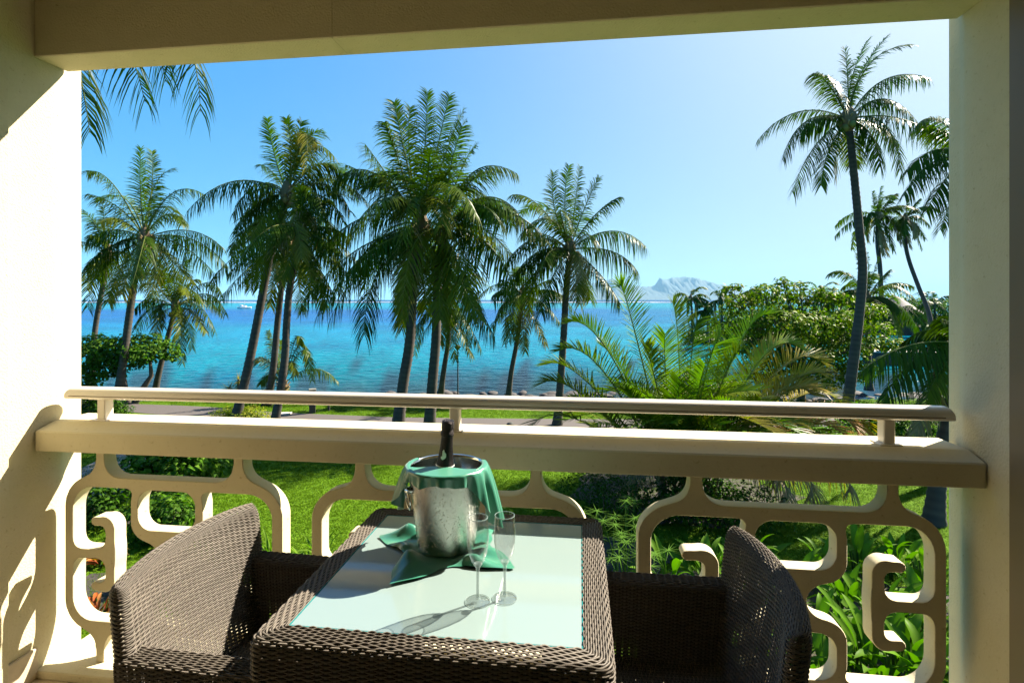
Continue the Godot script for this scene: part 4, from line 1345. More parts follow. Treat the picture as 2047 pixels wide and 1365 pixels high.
	leaf_mass(mb, lumps, 14000, 0.195, [Color(0.115, 0.185, 0.010), Color(0.08, 0.15, 0.010), Color(0.145, 0.20, 0.014), Color(0.06, 0.12, 0.010), Color(0.17, 0.19, 0.02)], 0.62, 0.45)
	obj("crown", mb, M.leaf, root, true)
	mb = MB.new()
	mb.tube([Vector3(0, -0.2, 0), Vector3(0.1, 0.7, 0), Vector3(0.0, 1.5, 0.1)], [0.22, 0.16, 0.13], 8, Color(0.09, 0.075, 0.06))
	var tips := []
	for l in lumps:
		tips.append(l[0])
	branches(mb, Vector3(0, 1.4, 0.1), tips, 0.07, Color(0.085, 0.07, 0.055))
	obj("trunk", mb, M.bark, root)
	# flat topped tree by the shore at the left
	d = 23.5
	o = cam((252 - CX) / FOC * d, d, GY)
	root = thing("shore_tree", "low spreading dark green tree with two crooked trunks at the left shore", "tree", o)
	lumps = []
	for e in [[190, 690, 32, 0], [225, 700, 36, 0.5], [262, 692, 34, 0.2], [300, 688, 28, 0], [330, 702, 24, 0], [345, 712, 14, 0], [205, 735, 30, 0.5], [245, 720, 28, 0.4], [165, 720, 40, 0.6], [285, 708, 26, 0.6], [150, 770, 30, 0.4], [190, 755, 16, 0.2], [232, 745, 14, 0.2], [278, 728, 12, 0.2]]:
		var r: float = e[2] / FOC * d
		lumps.append([at(e[0], e[1], d - e[3]) - o, Vector3(r * 1.1, r * 0.75, r * 1.3)])
	mb = MB.new()
	leaf_mass(mb, lumps, 5200, 0.17, [Color(0.05, 0.12, 0.014), Color(0.065, 0.15, 0.018), Color(0.035, 0.085, 0.012), Color(0.09, 0.17, 0.02)], 0.75, 0.4)
	obj("crown", mb, M.leaf, root, true)
	mb = MB.new()
	for e in [[[255, 826], [252, 790], [246, 750], [245, 715]], [[268, 824], [290, 770], [302, 752], [299, 720], [302, 700]], [[250, 826], [248, 780], [225, 720]]]:
		var path := []
		var rad := []
		for k in e.size():
			path.append(at(e[k][0], e[k][1], d) - o)
			rad.append(lerpf(0.15, 0.06, k / 3.0))
		path[0].y = -0.05
		mb.tube(path, rad, 7, Color(0.075, 0.06, 0.05))
	obj("trunk", mb, M.bark, root)
	# shrubs
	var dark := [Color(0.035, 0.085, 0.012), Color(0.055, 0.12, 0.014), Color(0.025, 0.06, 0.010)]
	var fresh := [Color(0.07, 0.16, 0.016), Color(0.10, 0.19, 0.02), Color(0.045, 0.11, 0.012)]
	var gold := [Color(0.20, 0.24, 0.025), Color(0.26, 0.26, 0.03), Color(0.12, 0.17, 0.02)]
	bush("low golden green shrub bed between the two leaning trunks of the left cluster", 482, 850, Vector3(1.15, 0.62, 0.75), 3600, 0.085, gold, "", "golden_shrub")
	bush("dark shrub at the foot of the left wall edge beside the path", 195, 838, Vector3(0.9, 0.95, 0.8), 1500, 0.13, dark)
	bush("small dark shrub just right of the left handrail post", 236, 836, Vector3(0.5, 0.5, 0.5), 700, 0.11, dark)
	bush("leafy green bush seen in the gap between the parapet and the left screen", 345, 968, Vector3(1.25, 0.95, 0.8), 1900, 0.17, fresh, "", "shrub", 0.75)
	bush("glossy bush seen through the round hole of the left screen", 335, 1076, Vector3(0.75, 0.85, 0.6), 1500, 0.11, dark + fresh, "", "shrub", 0.75)
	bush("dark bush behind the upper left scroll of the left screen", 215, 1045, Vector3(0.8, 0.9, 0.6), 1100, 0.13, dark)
	bush("round clipped bush under the rust coloured areca frond", 1645, 930, Vector3(1.0, 1.25, 0.9), 3600, 0.07, fresh, "", "clipped_bush", 0.7)
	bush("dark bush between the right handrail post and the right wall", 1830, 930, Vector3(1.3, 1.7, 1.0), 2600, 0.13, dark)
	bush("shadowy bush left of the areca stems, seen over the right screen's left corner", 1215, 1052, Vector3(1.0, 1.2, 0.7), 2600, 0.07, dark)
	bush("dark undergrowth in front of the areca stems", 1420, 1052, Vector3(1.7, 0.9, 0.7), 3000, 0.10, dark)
	bush("green bush behind the tall right trunk at the water's edge", 1740, 852, Vector3(1.3, 0.9, 0.8), 2400, 0.12, fresh)
	# far wooded shore on the right
	mb = MB.new()
	lumps = []
	for k in 26:
		var px := 1690.0 + k * 13.0
		lumps.append([cam((px - CX) / FOC * 96.0, 96.0 + rr(-4, 4), SEA + rr(2.0, 5.0)), Vector3(rr(2.0, 3.4), rr(1.6, 3.2), 3.0)])
	for k in 22:
		var px := 1435.0 + k * 15.0
		lumps.append([cam((px - CX) / FOC * 75.0, 75.0 + rr(-3, 3), SEA + rr(1.6, 3.6)), Vector3(rr(1.8, 2.8), rr(1.2, 2.4), 2.5)])
	for k in 12:
		var px := 1372.0 + k * 12.0
		lumps.append([cam((px - CX) / FOC * 67.0, 67.0 + rr(-1, 1), SEA + rr(0.7, 1.3)), Vector3(rr(0.9, 1.4), rr(0.6, 1.2), 1.2)])
	leaf_mass(mb, lumps, 17000, 0.5, dark + fresh, 0.6, 0.4)
	var far := obj("far_trees", mb, M.leaf, null, true)
	tag(far, "mass of dark green trees on the far bank of the inlet", "trees")
	# big leaved plants under the right screen
	var spots := [[1530, 1300, "ginger plant behind the right chair's back, leftmost of the big leaved group"], [1585, 1210, "big leaved plant seen through the upper hole of the right screen"], [1640, 1330, "tall ginger plant right beside the right chair's backrest edge"], [1690, 1250, "ginger plant between the right screen's middle loop and its right bracket, rear one"], [1705, 1370, "ginger plant low in front of the right screen's middle gap"], [1760, 1290, "ginger plant behind the right bracket of the right screen"], [1800, 1380, "pale green ginger plant at the bottom of the right bracket"], [1850, 1300, "ginger plant close to the right wall"], [1475, 1240, "dark ginger plant behind the left hook of the right screen"], [1420, 1180, "small broad leaved plant under the left hook of the right screen"], [1340, 1200, "dark broad leaved plant inside the left curl of the right screen"], [1560, 1390, "ginger plant hidden low behind the right chair"], [1720, 1170, "tall leafy plant in the shade above the right bracket's hook"], [1790, 1160, "dark leafy plant high beside the right wall, inside the right screen's upper scroll"],
		[1850, 1200, "dark leafy plant touching the right wall's edge"], [1655, 1180, "leafy plant right of the right screen's upper hole"], [1500, 1150, "shaded leafy plant behind the tip of the right chair's back"], [1750, 1400, "low ginger plant under the right bracket"], [1850, 1420, "lowest ginger plant in the corner by the right wall"], [1640, 1420, "low ginger plant beside the right screen's lower loop"]]
	for s in spots:
		leafy(s[2], "ginger_plant", "plant", ground(s[0], s[1]), "broad", 22, 0.85 if s[1] > 1250 else 0.75, 0.5, "big leaved plants below the right screen")
	for s in [[545, 1130, "upright bladed plant behind the left chair's top corner"], [612, 1160, "light green bladed plant between the left and the middle screen"], [640, 1130, "bladed plant seen behind the left edge of the table"], [580, 1195, "bladed plant low behind the far arm of the left chair"]]:
		leafy(s[2], "bladed_plant", "plant", ground(s[0], s[1]), "blade", 26, 0.55, 0.4, "bladed plants by the left screen", 0)
	for s in [[205, 1130, "red and orange leaved plant inside the upper left scroll of the left screen"], [262, 1180, "orange leaved plant right of the left screen's left bracket"], [195, 1240, "reddish leaved plant inside the lower left scroll of the left screen"], [235, 1300, "orange and red leaved plant at the foot of the left screen"]]:
		leafy(s[2], "cordyline_plant", "plant", ground(s[0], s[1]), "red", 34, 0.36, 0.4, "red leaved plants at the left", 2)
	# papyrus like tufts right of the table
	for s in [[1228, 1190, "umbrella sedge tuft just right of the table's far corner"], [1262, 1230, "umbrella sedge tuft over the far arm of the right chair"], [1250, 1150, "small umbrella sedge at the foot of the shadowy bush"]]:
		root = thing("umbrella_sedge", s[2], "plant", ground(s[0], s[1]), 0.0, "sedge tufts right of the table")
		for k in 11:
			mb = MB.new()
			var a := rr(0, TAU)
			var q := Vector3(cos(a), 0, sin(a)) * rr(0.05, 0.35)
			var top := q * 1.7 + Vector3(0, rr(0.7, 1.25), 0)
			mb.tube([q * 0.5, q + Vector3(0, 0.5, 0), top], [0.008, 0.007, 0.004], 5, Color(0.06, 0.13, 0.02))
			for e in 14:
				var b := TAU * e / 14.0 + rr(-0.15, 0.15)
				var dir := Vector3(cos(b), rr(-0.15, 0.5), sin(b)).normalized()
				var w := dir.cross(Vector3.UP).normalized() * 0.007
				var tip := top + dir * rr(0.16, 0.26) - Vector3(0, 0.05, 0)
				mb.flat_tri(top - w, top + w, tip, Vector3.UP, Color(0.10, 0.20, 0.03))
			obj("stalk", mb, M.leaf, root)
	# two spiky plants on the shore
	for s in [[458, 800, 0.55, 1.0, "shorter spiky screw pine on the shore left of the leaning trunk"], [476, 798, 0.9, 1.0, "taller spiky screw pine touching the leaning trunk"]]:
		o = ground(s[0], s[1])
		root = thing("screw_pine", s[4], "plant", o, 0.0, "screw pines on the shore")
		mb = MB.new()
		mb.tube([Vector3(0, -0.1, 0), Vector3(0.02, s[2] * 0.5, 0), Vector3(0, s[2], 0)], [0.07, 0.06, 0.05], 7, Color(0.09, 0.07, 0.05))
		obj("trunk", mb, M.bark, root)
		mb = MB.new()
		for k in 110:
			var dir := Vector3(rng.randfn(), rr(-0.5, 1.1), rng.randfn()).normalized()
			var q := Vector3(0, s[2] * rr(0.45, 1.0), 0)
			var w := dir.cross(Vector3(0.2, 1, 0.1)).normalized() * 0.022
			mb.flat_tri(q - w, q + w, q + dir * rr(0.35, 0.6) - Vector3(0, 0.06, 0), (Vector3.UP + dir * 0.3).normalized(), [GREEN, OLIVE, YELLOW][rng.randi() % 3])
		obj("foliage", mb, M.frond, root, true)

# ---------------------------------------------------------------- things on the lawn, the shore and the water
func make_shore_things() -> void:
	# rocks along the water
	var mb := MB.new()
	mb.lathe([Vector2(0.01, -0.6), Vector2(0.7, -0.45), Vector2(1.0, 0.0), Vector2(0.75, 0.35), Vector2(0.3, 0.5), Vector2(0.01, 0.52)], 8, Color.WHITE)
	for k in mb.v.size():
		mb.v[k] *= 1.0 + 0.3 * noise.get_noise_3dv(mb.v[k] * 0.9)
	var mm := MultiMesh.new()
	mm.transform_format = MultiMesh.TRANSFORM_3D
	mm.mesh = mb.mesh(M.rock)
	var buf := PackedFloat32Array()
	var n := 900
	for k in n:
		var d := 26.3 + 5.6 * pow(rng.randf(), 1.4)
		var xc := rr(-1.0, 1.05) * d
		var p := cam(xc, d, 0)
		var s := rr(0.12, 0.42) * (1.0 if rng.randf() < 0.9 else 1.7)
		var b := Basis(Vector3.UP, rr(0, TAU)) * Basis(Vector3.RIGHT, rr(-0.5, 0.5))
		b = b.scaled(Vector3(s * rr(0.8, 1.4), s * rr(0.5, 0.9), s))
		var yy := maxf(SEA - 0.02, GY - (d - 25.0) * 0.36) + rr(-0.05, 0.05)
		buf.append_array([b.x.x, b.y.x, b.z.x, p.x, b.x.y, b.y.y, b.z.y, yy, b.x.z, b.y.z, b.z.z, p.z])
	mm.instance_count = n
	mm.buffer = buf
	var mi := MultiMeshInstance3D.new()
	mi.multimesh = mm
	mi.name = numbered("shore_rocks")
	mi.set_meta("kind", "stuff")
	tag(mi, "dark wet boulders along the waterline below the lawn", "rocks")
	add_child(mi)
	# wooden bollard and the low marker stones and lights
	var o := ground(624, 826)
	var root := thing("bollard", "square dark timber bollard with a pale cap on the lawn edge by the path", "bollard", o)
	mb = MB.new()
	mb.box(Vector3(0, 0.42, 0), Vector3(0.25, 0.92, 0.25), 0.015, Color(0.045, 0.04, 0.03), Basis(Vector3.UP, 0.5))
	obj("post", mb, M.timber, root)
	mb = MB.new()
	mb.box(Vector3(0, 0.915, 0), Vector3(0.28, 0.07, 0.28), 0.01, Color(0.18, 0.17, 0.14), Basis(Vector3.UP, 0.5))
	obj("cap", mb, M.timber, root)
	for e in [[938, 856, "round dark stone on the grass edge just right of the bottle neck"], [1020, 853, "round dark stone on the grass edge, second right of the bottle neck"], [835, 857, "flat dark stone on the path edge beside the biggest palm's trunk"]]:
		mb = MB.new()
		mb.lathe([Vector2(0.01, -0.02), Vector2(0.13, 0.0), Vector2(0.15, 0.06), Vector2(0.09, 0.13), Vector2(0.01, 0.14)], 9, Color(0.03, 0.028, 0.025))
		var st := obj("edge_stone", mb, M.plain)
		st.position = ground(e[0], e[1])
		tag(st, e[2], "stone", "dark stones along the path edge")
	o = ground(651, 868)
	root = thing("garden_spotlight", "small black garden spotlight on a spike by the path, right of the bollard", "garden light", o)
	mb = MB.new()
	mb.tube([Vector3(0, -0.05, 0), Vector3(0, 0.22, 0)], [0.03, 0.025], 6, Color(0.02, 0.02, 0.02))
	obj("spike", mb, M.plain, root)
	mb = MB.new()
	mb.tube([Vector3(-0.05, 0.24, 0.05), Vector3(0.05, 0.32, -0.06)], [0.07, 0.09], 8, Color(0.025, 0.025, 0.025))
	obj("lamp_head", mb, M.plain, root)
	mb = MB.new()
	mb.lathe([Vector2(0.01, 0.0), Vector2(0.055, 0.0), Vector2(0.06, 0.02), Vector2(0.01, 0.03)], 8, Color(0.7, 0.7, 0.7), Vector3(0, 0.345, 0))
	obj("bulb_cover", mb, M.plain, root)
	o = ground(657, 822)
	mb = MB.new()
	mb.tube([Vector3(0, -0.02, 0), Vector3(0, 0.16, 0), Vector3(0, 0.26, 0)], [0.05, 0.045, 0.02], 7, Color(0.02, 0.02, 0.02))
	var sp := obj("path_light", mb, M.plain)
	sp.position = o
	tag(sp, "tiny black path light on the grass right of the timber bollard", "garden light")
	o = ground(565, 829)
	mb = MB.new()
	mb.box(Vector3(0, 0.02, 0), Vector3(0.62, 0.08, 0.35), 0.02, Color(0.45, 0.40, 0.34), Basis(Vector3.UP, 0.2))
	sp = obj("flat_stone", mb, M.plain)
	sp.position = o
	tag(sp, "pale flat stone slab at the edge of the golden shrub bed", "stone")
	# thin lamp post by the shore
	o = ground(915, 797)
	root = thing("lamp_post", "thin dark lamp post on the shore between the middle palms", "lamp post", o)
	mb = MB.new()
	mb.tube([Vector3(0, -0.1, 0), Vector3(0, 1.2, 0), Vector3(0, 2.25, 0)], [0.035, 0.03, 0.025], 7, Color(0.03, 0.03, 0.03))
	obj("post", mb, M.plain, root)
	mb = MB.new()
	mb.lathe([Vector2(0.03, 2.2), Vector2(0.10, 2.28), Vector2(0.16, 2.36), Vector2(0.05, 2.44), Vector2(0.01, 2.45)], 9, Color(0.05, 0.05, 0.05))
	obj("lamp_head", mb, M.plain, root)
	# moored sailing boat
	var d := 330.0
	o = cam((487 - CX) / FOC * d, d, SEA)
	root = thing("sailing_boat", "white sailing boat moored on the lagoon with bare mast", "boat", o, 0.15)
	mb = MB.new()
	var rows := []
	for e in [[0.0, 0.55], [0.5, 0.9], [1.1, 1.0]]:
		var row := PackedVector3Array()
		for k in 20:
			var a := TAU * k / 20.0
			var lx: float = cos(a) * 4.2 * (0.85 + 0.15 * e[1])
			row.append(Vector3(lx + (0.5 * e[0] if lx > 3 else 0.0), e[0] - 0.1 + 0.02 * lx * lx * 0.5 * e[0], sin(a) * 1.35 * e[1]))
		rows.append(row)
	var cap := PackedVector3Array()
	for k in 20:
		cap.append(Vector3(0, 1.0, 0))
	rows.append(cap)
	mb.grid(rows, true, Color(0.8, 0.8, 0.8))
	obj("hull", mb, M.white, root)
	mb = MB.new()
	mb.box(Vector3(-0.2, 1.35, 0), Vector3(3.2, 0.75, 1.5), 0.15, Color.WHITE)
	mb.box(Vector3(-1.6, 1.9, 0), Vector3(1.6, 0.7, 1.5), 0.15, Color.WHITE)
	obj("cabin", mb, M.white, root)
	mb = MB.new()
	mb.tube([Vector3(0.5, 0.9, 0), Vector3(0.5, 11.5, 0)], [0.09, 0.06], 6, Color(0.4, 0.4, 0.4))
	obj("mast", mb, M.plain, root)
	mb = MB.new()
	mb.tube([Vector3(0.5, 2.3, 0), Vector3(-3.4, 2.2, 0)], [0.16, 0.12], 6, Color(0.25, 0.3, 0.4))
	obj("boom", mb, M.plain, root)
	# the inlet on the right: jetty, far bank with its wall, spit of land
	mb = MB.new()
	var je := [cam((1738 - CX) / FOC * 47.0, 47.0, 0), cam((2120 - CX) / FOC * 44.0, 44.0, 0)]
	var along: Vector3 = (je[1] - je[0])
	var bas := Basis(along.normalized(), Vector3.UP, along.normalized().cross(Vector3.UP))
	mb.box((je[0] + je[1]) / 2 + Vector3(0, SEA + 0.4, 0), Vector3(along.length(), 1.25, 2.6), 0.05, Color(0.02, 0.018, 0.016), bas)
	var jt := obj("jetty", mb, M.rock)
	tag(jt, "low dark stone jetty across the inlet at the right", "jetty")
	mb = MB.new()
	mb.box((je[0] + je[1]) / 2 + Vector3(0, SEA + 1.07, 0), Vector3(along.length() + 0.3, 0.09, 2.8), 0.02, Color(0.5, 0.46, 0.4), bas)
	obj("deck", mb, M.plain, jt)
	for k in 2:
		mb = MB.new()
		var q := cam((1845 + k * 9 - CX) / FOC * 45.5, 45.5, SEA + 1.1)
		mb.tube([q, q + Vector3(0, 1.05, 0)], [0.05, 0.05], 6, Color(0.03, 0.03, 0.03))
		obj("post", mb, M.plain, jt)
	mb = MB.new()
	var poly := [[1700, 84.0], [2300, 84.0], [2300, 140.0], [1700, 140.0]]
	var cs := []
	for q in poly:
		cs.append(cam((q[0] - CX) / FOC * q[1], q[1], SEA + 1.3))
	mb.flat_quad(cs[0], cs[1], cs[2], cs[3], Vector3.UP, Color(0.05, 0.07, 0.02))
	for e in [[0, 1], [3, 0], [2, 3], [1, 2]]:
		var a: Vector3 = cs[e[0]]
		var b: Vector3 = cs[e[1]]
		mb.flat_quad(a, b, b - Vector3(0, 1.6, 0), a - Vector3(0, 1.6, 0), (b - a).cross(Vector3.UP).normalized(), Color(0.03, 0.027, 0.025))
	struct("far_bank", mb, M.plain)
	mb = MB.new()
	cs = []
	for q in [[1385, 68.0], [1720, 66.0], [1720, 88.0], [1385, 80.0]]:
		cs.append(cam((q[0] - CX) / FOC * q[1], q[1], SEA + 0.45))
	mb.flat_quad(cs[0], cs[1], cs[2], cs[3], Vector3.UP, Color(0.09, 0.10, 0.03))
	for e in [[0, 1], [3, 0], [2, 3], [1, 2]]:
		var a: Vector3 = cs[e[0]]
		var b: Vector3 = cs[e[1]]
		mb.flat_quad(a, b, b - Vector3(0, 1.0, 0), a - Vector3(0, 1.0, 0), (b - a).cross(Vector3.UP).normalized(), Color(0.025, 0.023, 0.02))
	struct("spit_of_land", mb, M.plain)
	# thatched bungalow on the far bank
	o = cam((1790 - CX) / FOC * 88.0, 88.0, SEA + 1.3)
	root = thing("bungalow", "grey thatched bungalow half hidden by trees across the inlet", "house", o, -0.4)
	mb = MB.new()
	mb.box(Vector3(0, 1.1, 0), Vector3(5.0, 2.2, 4.0), 0.03, Color(0.16, 0.12, 0.08))
	obj("wall", mb, M.plain, root)
	mb = MB.new()
	mb.lathe([Vector2(3.9, 2.0), Vector2(2.4, 3.2), Vector2(0.9, 4.4), Vector2(0.05, 4.9)], 10, Color(0.14, 0.125, 0.11))
	obj("roof", mb, M.plain, root)
	mb = MB.new()
	for k in 9:
		mb.box(Vector3(-3.0 + k * 0.7, 0.5, 3.0), Vector3(0.06, 1.0, 0.06), 0.0, Color(0.45, 0.4, 0.35))
	mb.box(Vector3(-0.2, 1.0, 3.0), Vector3(6.2, 0.08, 0.1), 0.0, Color(0.5, 0.46, 0.4))
	obj("railing", mb, M.plain, root)

# ---------------------------------------------------------------- woven furniture
const STRAND := Color(0.130, 0.112, 0.092)

# strands run along u; fn(u, v) gives a point, u in 0..1 over ulen metres and v in 0..1 over vlen metres
func weave(mb: MB, fn: Callable, ulen: float, vlen: float, closed := false, stake := 0.021, pitch := 0.0056, core := true) -> void:
	var nv := int(vlen / pitch)
	var ns := maxi(2, int(round(ulen / stake)))
	if closed and ns % 2 == 1:
		ns += 1
	var per := 4
	var nu := ns * per + (0 if closed else 1)
	var P := []
	for j in nv + 1:
		var row := PackedVector3Array()
		for i in nu:
			row.append(fn.call(float(i) / (ns * per), float(j) / nv))
		P.append(row)
	var thick := pitch * 0.42
	var amp := pitch * 0.40
	for j in nv:
		var a: PackedVector3Array = P[j]
		var b: PackedVector3Array = P[j + 1]
		var s := mb.v.size()
		var tone := 0.86 + 0.28 * rng.randf()
		for i in nu:
			var c := (a[i] + b[i]) * 0.5
			var acr := b[i] - a[i]
			var hw := acr.length() * 0.47
			if hw < 1e-5:
				acr = Vector3(0, 1, 0)
			acr = acr.normalized()
			var i0 := (i - 1 + nu) % nu if closed else maxi(i - 1, 0)
			var i1 := (i + 1) % nu if closed else mini(i + 1, nu - 1)
			var tg := ((a[i1] + b[i1]) - (a[i0] + b[i0])).normalized()
			var nn := tg.cross(acr).normalized()
			var ph := sin(PI * (i / float(per)) + PI * j)
			c += nn * amp * ph * 1.0
			var g := tone * (1.0 + 0.10 * rng.randfn() + 0.12 * ph)
			var col := Color(STRAND.r * g, STRAND.g * g, STRAND.b * g)
			mb.add(c + nn * thick, nn, col)
			mb.add(c + acr * hw, (acr + nn * 0.2).normalized(), col)
			mb.add(c - nn * thick, -nn, col)
			mb.add(c - acr * hw, (nn * 0.2 - acr).normalized(), col)
		for i in (nu if closed else nu - 1):
			var i2 := (i + 1) % nu
			for k in 4:
				var k2 := (k + 1) % 4
				mb.quad(s + i * 4 + k, s + i2 * 4 + k, s + i2 * 4 + k2, s + i * 4 + k2)
	# stakes across
	if core:
		for q in ns + (0 if closed else 1):
			var i := mini(q * per, nu - 1)
			# flat reeds
			var st := maxi(1, nv / 16)
			var s := mb.v.size()
			var m := 0
			for j in range(0, nv + 1, st):
				var a: Vector3 = P[j][(i - 2 + nu) % nu if closed else maxi(i - 2, 0)]
				var b: Vector3 = P[j][(i + 2) % nu if closed else mini(i + 2, nu - 1)]
				var dn: Vector3 = P[maxi(j - st, 0)][i]
				var un: Vector3 = P[mini(j + st, nv)][i]
				var nn := (b - a).cross(un - dn).normalized()
				mb.add(P[j][i].lerp(a, 0.66), nn, Color(0.022, 0.018, 0.015))
				mb.add(P[j][i].lerp(b, 0.66), nn, Color(0.022, 0.018, 0.015))
				m += 1
			for k in m - 1:
				mb.quad(s + k * 2, s + k * 2 + 1, s + k * 2 + 3, s + k * 2 + 2)

func rrect(hx: float, hz: float, r: float, t: float) -> Vector2:
	# point on a rounded rectangle outline, t in 0..1 by length
	r = maxf(r, 0.0001)
	var sx := 2.0 * (hx - r)
	var sz := 2.0 * (hz - r)
	var arc := PI * 0.5 * r
	var lens := [sx, arc, sz, arc, sx, arc, sz, arc]
	var tot := 2.0 * (sx + sz) + 4.0 * arc
	var l := fposmod(t, 1.0) * tot
	var k := 0
	while k < 7 and l > lens[k]:
		l -= lens[k]
		k += 1
	var f: float = l / lens[k] if lens[k] > 0.0 else 0.0
	match k:
		0: return Vector2(-hx + r + l, hz)
		1: return Vector2(hx - r + sin(f * PI / 2) * r, hz - r + cos(f * PI / 2) * r)
		2: return Vector2(hx, hz - r - l)
		3: return Vector2(hx - r + cos(f * PI / 2) * r, -hz + r - sin(f * PI / 2) * r)
		4: return Vector2(hx - r - l, -hz)
		5: return Vector2(-hx + r - sin(f * PI / 2) * r, -hz + r - cos(f * PI / 2) * r)
		6: return Vector2(-hx, -hz + r + l)
	return Vector2(-hx + r - cos(f * PI / 2) * r, hz - r + sin(f * PI / 2) * r)

func leg_weave(mb: MB, c: Vector3, w: float, y0: float, y1: float, w2: float) -> void:
	weave(mb, func(u: float, v: float) -> Vector3:
		var h := lerpf(w2, w, v) * 0.5
		var q := rrect(h, h, 0.012, u)
		return c + Vector3(q.x, lerpf(y0, y1, v), q.y), w * 4.0, y1 - y0, true, 0.021, 0.0075, false)

const TX0 := -0.712
const TX1 := 0.068
const TZ0 := -1.828
const TZ1 := -1.078
const TOP := 0.72
const FLOOR := -0.03

func make_furniture() -> void:
	# ---- table
	var cx := (TX0 + TX1) * 0.5
	var cz := (TZ0 + TZ1) * 0.5
	var hx := (TX1 - TX0) * 0.5
	var hz := (TZ1 - TZ0) * 0.5
	var root := thing("table", "square brown woven rattan table with a frosted pale glass top", "table", Vector3(cx, FLOOR, cz))
	var top := TOP - FLOOR
	var border := 0.062
	var mb := MB.new()
	# the border: inner lip, flat top, rounded edge, apron, short return below
	var rim := func(u: float, v: float) -> Vector3:
		var l := v * (0.012 + border + 0.085 + 0.02)
		var o := 0.0
		var y := top
		if l < 0.012:
			o = -border + 0.0005
			y = top - 0.012 + l
		elif l < 0.012 + border - 0.016:
			o = -border + (l - 0.012)
		elif l < 0.012 + border + 0.009:
			var a := (l - 0.012 - border + 0.016) / 0.025 * PI * 0.5
			o = -0.016 + 0.016 * sin(a)
			y = top - 0.016 + 0.016 * cos(a)
		elif l < 0.012 + border + 0.085:
			y = top - 0.016 - (l - 0.012 - border - 0.009)
		else:
			o = -(l - 0.012 - border - 0.085)
			y = top - 0.092
		var t := u
		var q := rrect(hx + o, hz + o, 0.030 * clampf((o + border) / border, 0.02, 1.0), t)
		return Vector3(q.x, y, q.y)
	weave(mb, rim, 2.0 * (hx + hz) * 2.0, 0.012 + border + 0.085 + 0.02, true, 0.0205, 0.0052)
	obj("frame", mb, M.weave, root)
	mb = MB.new()
	var gx := hx - border - 0.002
	var gz := hz - border - 0.002
	mb.box(Vector3(0, top - 0.006, 0), Vector3(gx * 2, 0.010, gz * 2), 0.0015, Color.WHITE)
	obj("glass_top", mb, M.table_glass, root)
	mb = MB.new()
	for s in [-1.0, 1.0]:
		mb.box(Vector3(s * (gx + 0.0012), top - 0.0055, 0), Vector3(0.002, 0.010, gz * 2 + 0.002), 0.0, Color.WHITE)
		mb.box(Vector3(0, top - 0.0055, s * (gz + 0.0012)), Vector3(gx * 2, 0.010, 0.002), 0.0, Color.WHITE)
	obj("glass_edge", mb, M.glass_edge, root)
	mb = MB.new()
	for q in [-1.0, 1.0]:
		mb.box(Vector3(q * (hx - 0.012), top - 0.055, 0), Vector3(0.008, 0.066, hz * 2 - 0.03), 0.0, Color.WHITE)
		mb.box(Vector3(0, top - 0.055, q * (hz - 0.012)), Vector3(hx * 2 - 0.04, 0.066, 0.008), 0.0, Color.WHITE)
	obj("inner_frame", mb, M.dark, root)
	for s in [[-1, -1], [1, -1], [1, 1], [-1, 1]]:
		mb = MB.new()
		leg_weave(mb, Vector3(s[0] * (hx - 0.040), 0, s[1] * (hz - 0.040)), 0.066, 0.0, top - 0.093, 0.055)
		obj("leg", mb, M.weave, root)

	# ---- chair, sitter facing +x, origin on the floor under the seat
	var ch := thing("armchair", "sunlit woven rattan armchair at the left side of the table, facing right", "chair", Vector3(-0.795, FLOOR, -1.395), 0.0, "armchairs at the table")
	var yb := 0.30                    # where the back starts
	var yt := 0.815                   # top of the back over the floor
	var thick := 0.048
	var backw := 0.272
	# plan and section of the back: bowed outwards, leaning back, thinning to a rounded top
	var bx := func(z: float, y: float) -> float:
		var zz := z / backw
		return -0.235 - 0.040 * (1.0 - zz * zz) * smoothstep(yb, yt, y) + 0.012 * zz * zz - 0.052 * (y - yb) / (yt - yb)
	mb = MB.new()
	var back := func(u: float, v: float) -> Vector3:
		var y := lerpf(yb, yt, minf(v / 0.93, 1.0))
		var capf := 1.0
		if v > 0.88:
			var e := (v - 0.88) / 0.12
			y = lerpf(yb, yt, 0.88 / 0.93) + (yt - lerpf(yb, yt, 0.88 / 0.93)) * sin(e * PI * 0.5) + 0.0
			capf = maxf(0.02, cos(e * PI * 0.5))
		var corner := 1.0 - 0.035 * pow(clampf((y - (yt - 0.06)) / 0.06, 0.0, 1.0), 2.0)
		var q := rrect(backw * corner, thick * 0.5, thick * 0.49, u)
		var z := q.x
		return Vector3(bx.call(z, y) + q.y * capf, y - 0.008 * pow(absf(z) / backw, 4.0), z)
	weave(mb, back, backw * 4.0 + 0.1, yt - yb + 0.03, true, 0.0205, 0.0050)
	obj("backrest", mb, M.weave, ch)
	for s in [-1.0, 1.0]:
		mb = MB.new()
		var zc: float = s * 0.248
		var ht := 0.65
		var prof := func(v: float) -> Vector2:   # inner side up, over, outer side down: (z offset, y)
			var l := v * (0.33 + 0.062 + 0.33)
			if l < 0.318:
				return Vector2(-0.031, ht - 0.33 + l)
			if l < 0.318 + 0.019:
				var a := (l - 0.318) / 0.019 * PI * 0.5
				return Vector2(-0.031 + 0.012 * (1 - cos(a)), ht - 0.012 + 0.012 * sin(a))
			if l < 0.337 + 0.048:
				return Vector2(-0.019 + (l - 0.337) * 0.038 / 0.048, ht)
			if l < 0.385 + 0.019:
				var a := (l - 0.385) / 0.019 * PI * 0.5
				return Vector2(0.019 + 0.012 * sin(a), ht - 0.012 + 0.012 * cos(a))
			return Vector2(0.031, ht - 0.012 - (l - 0.404))
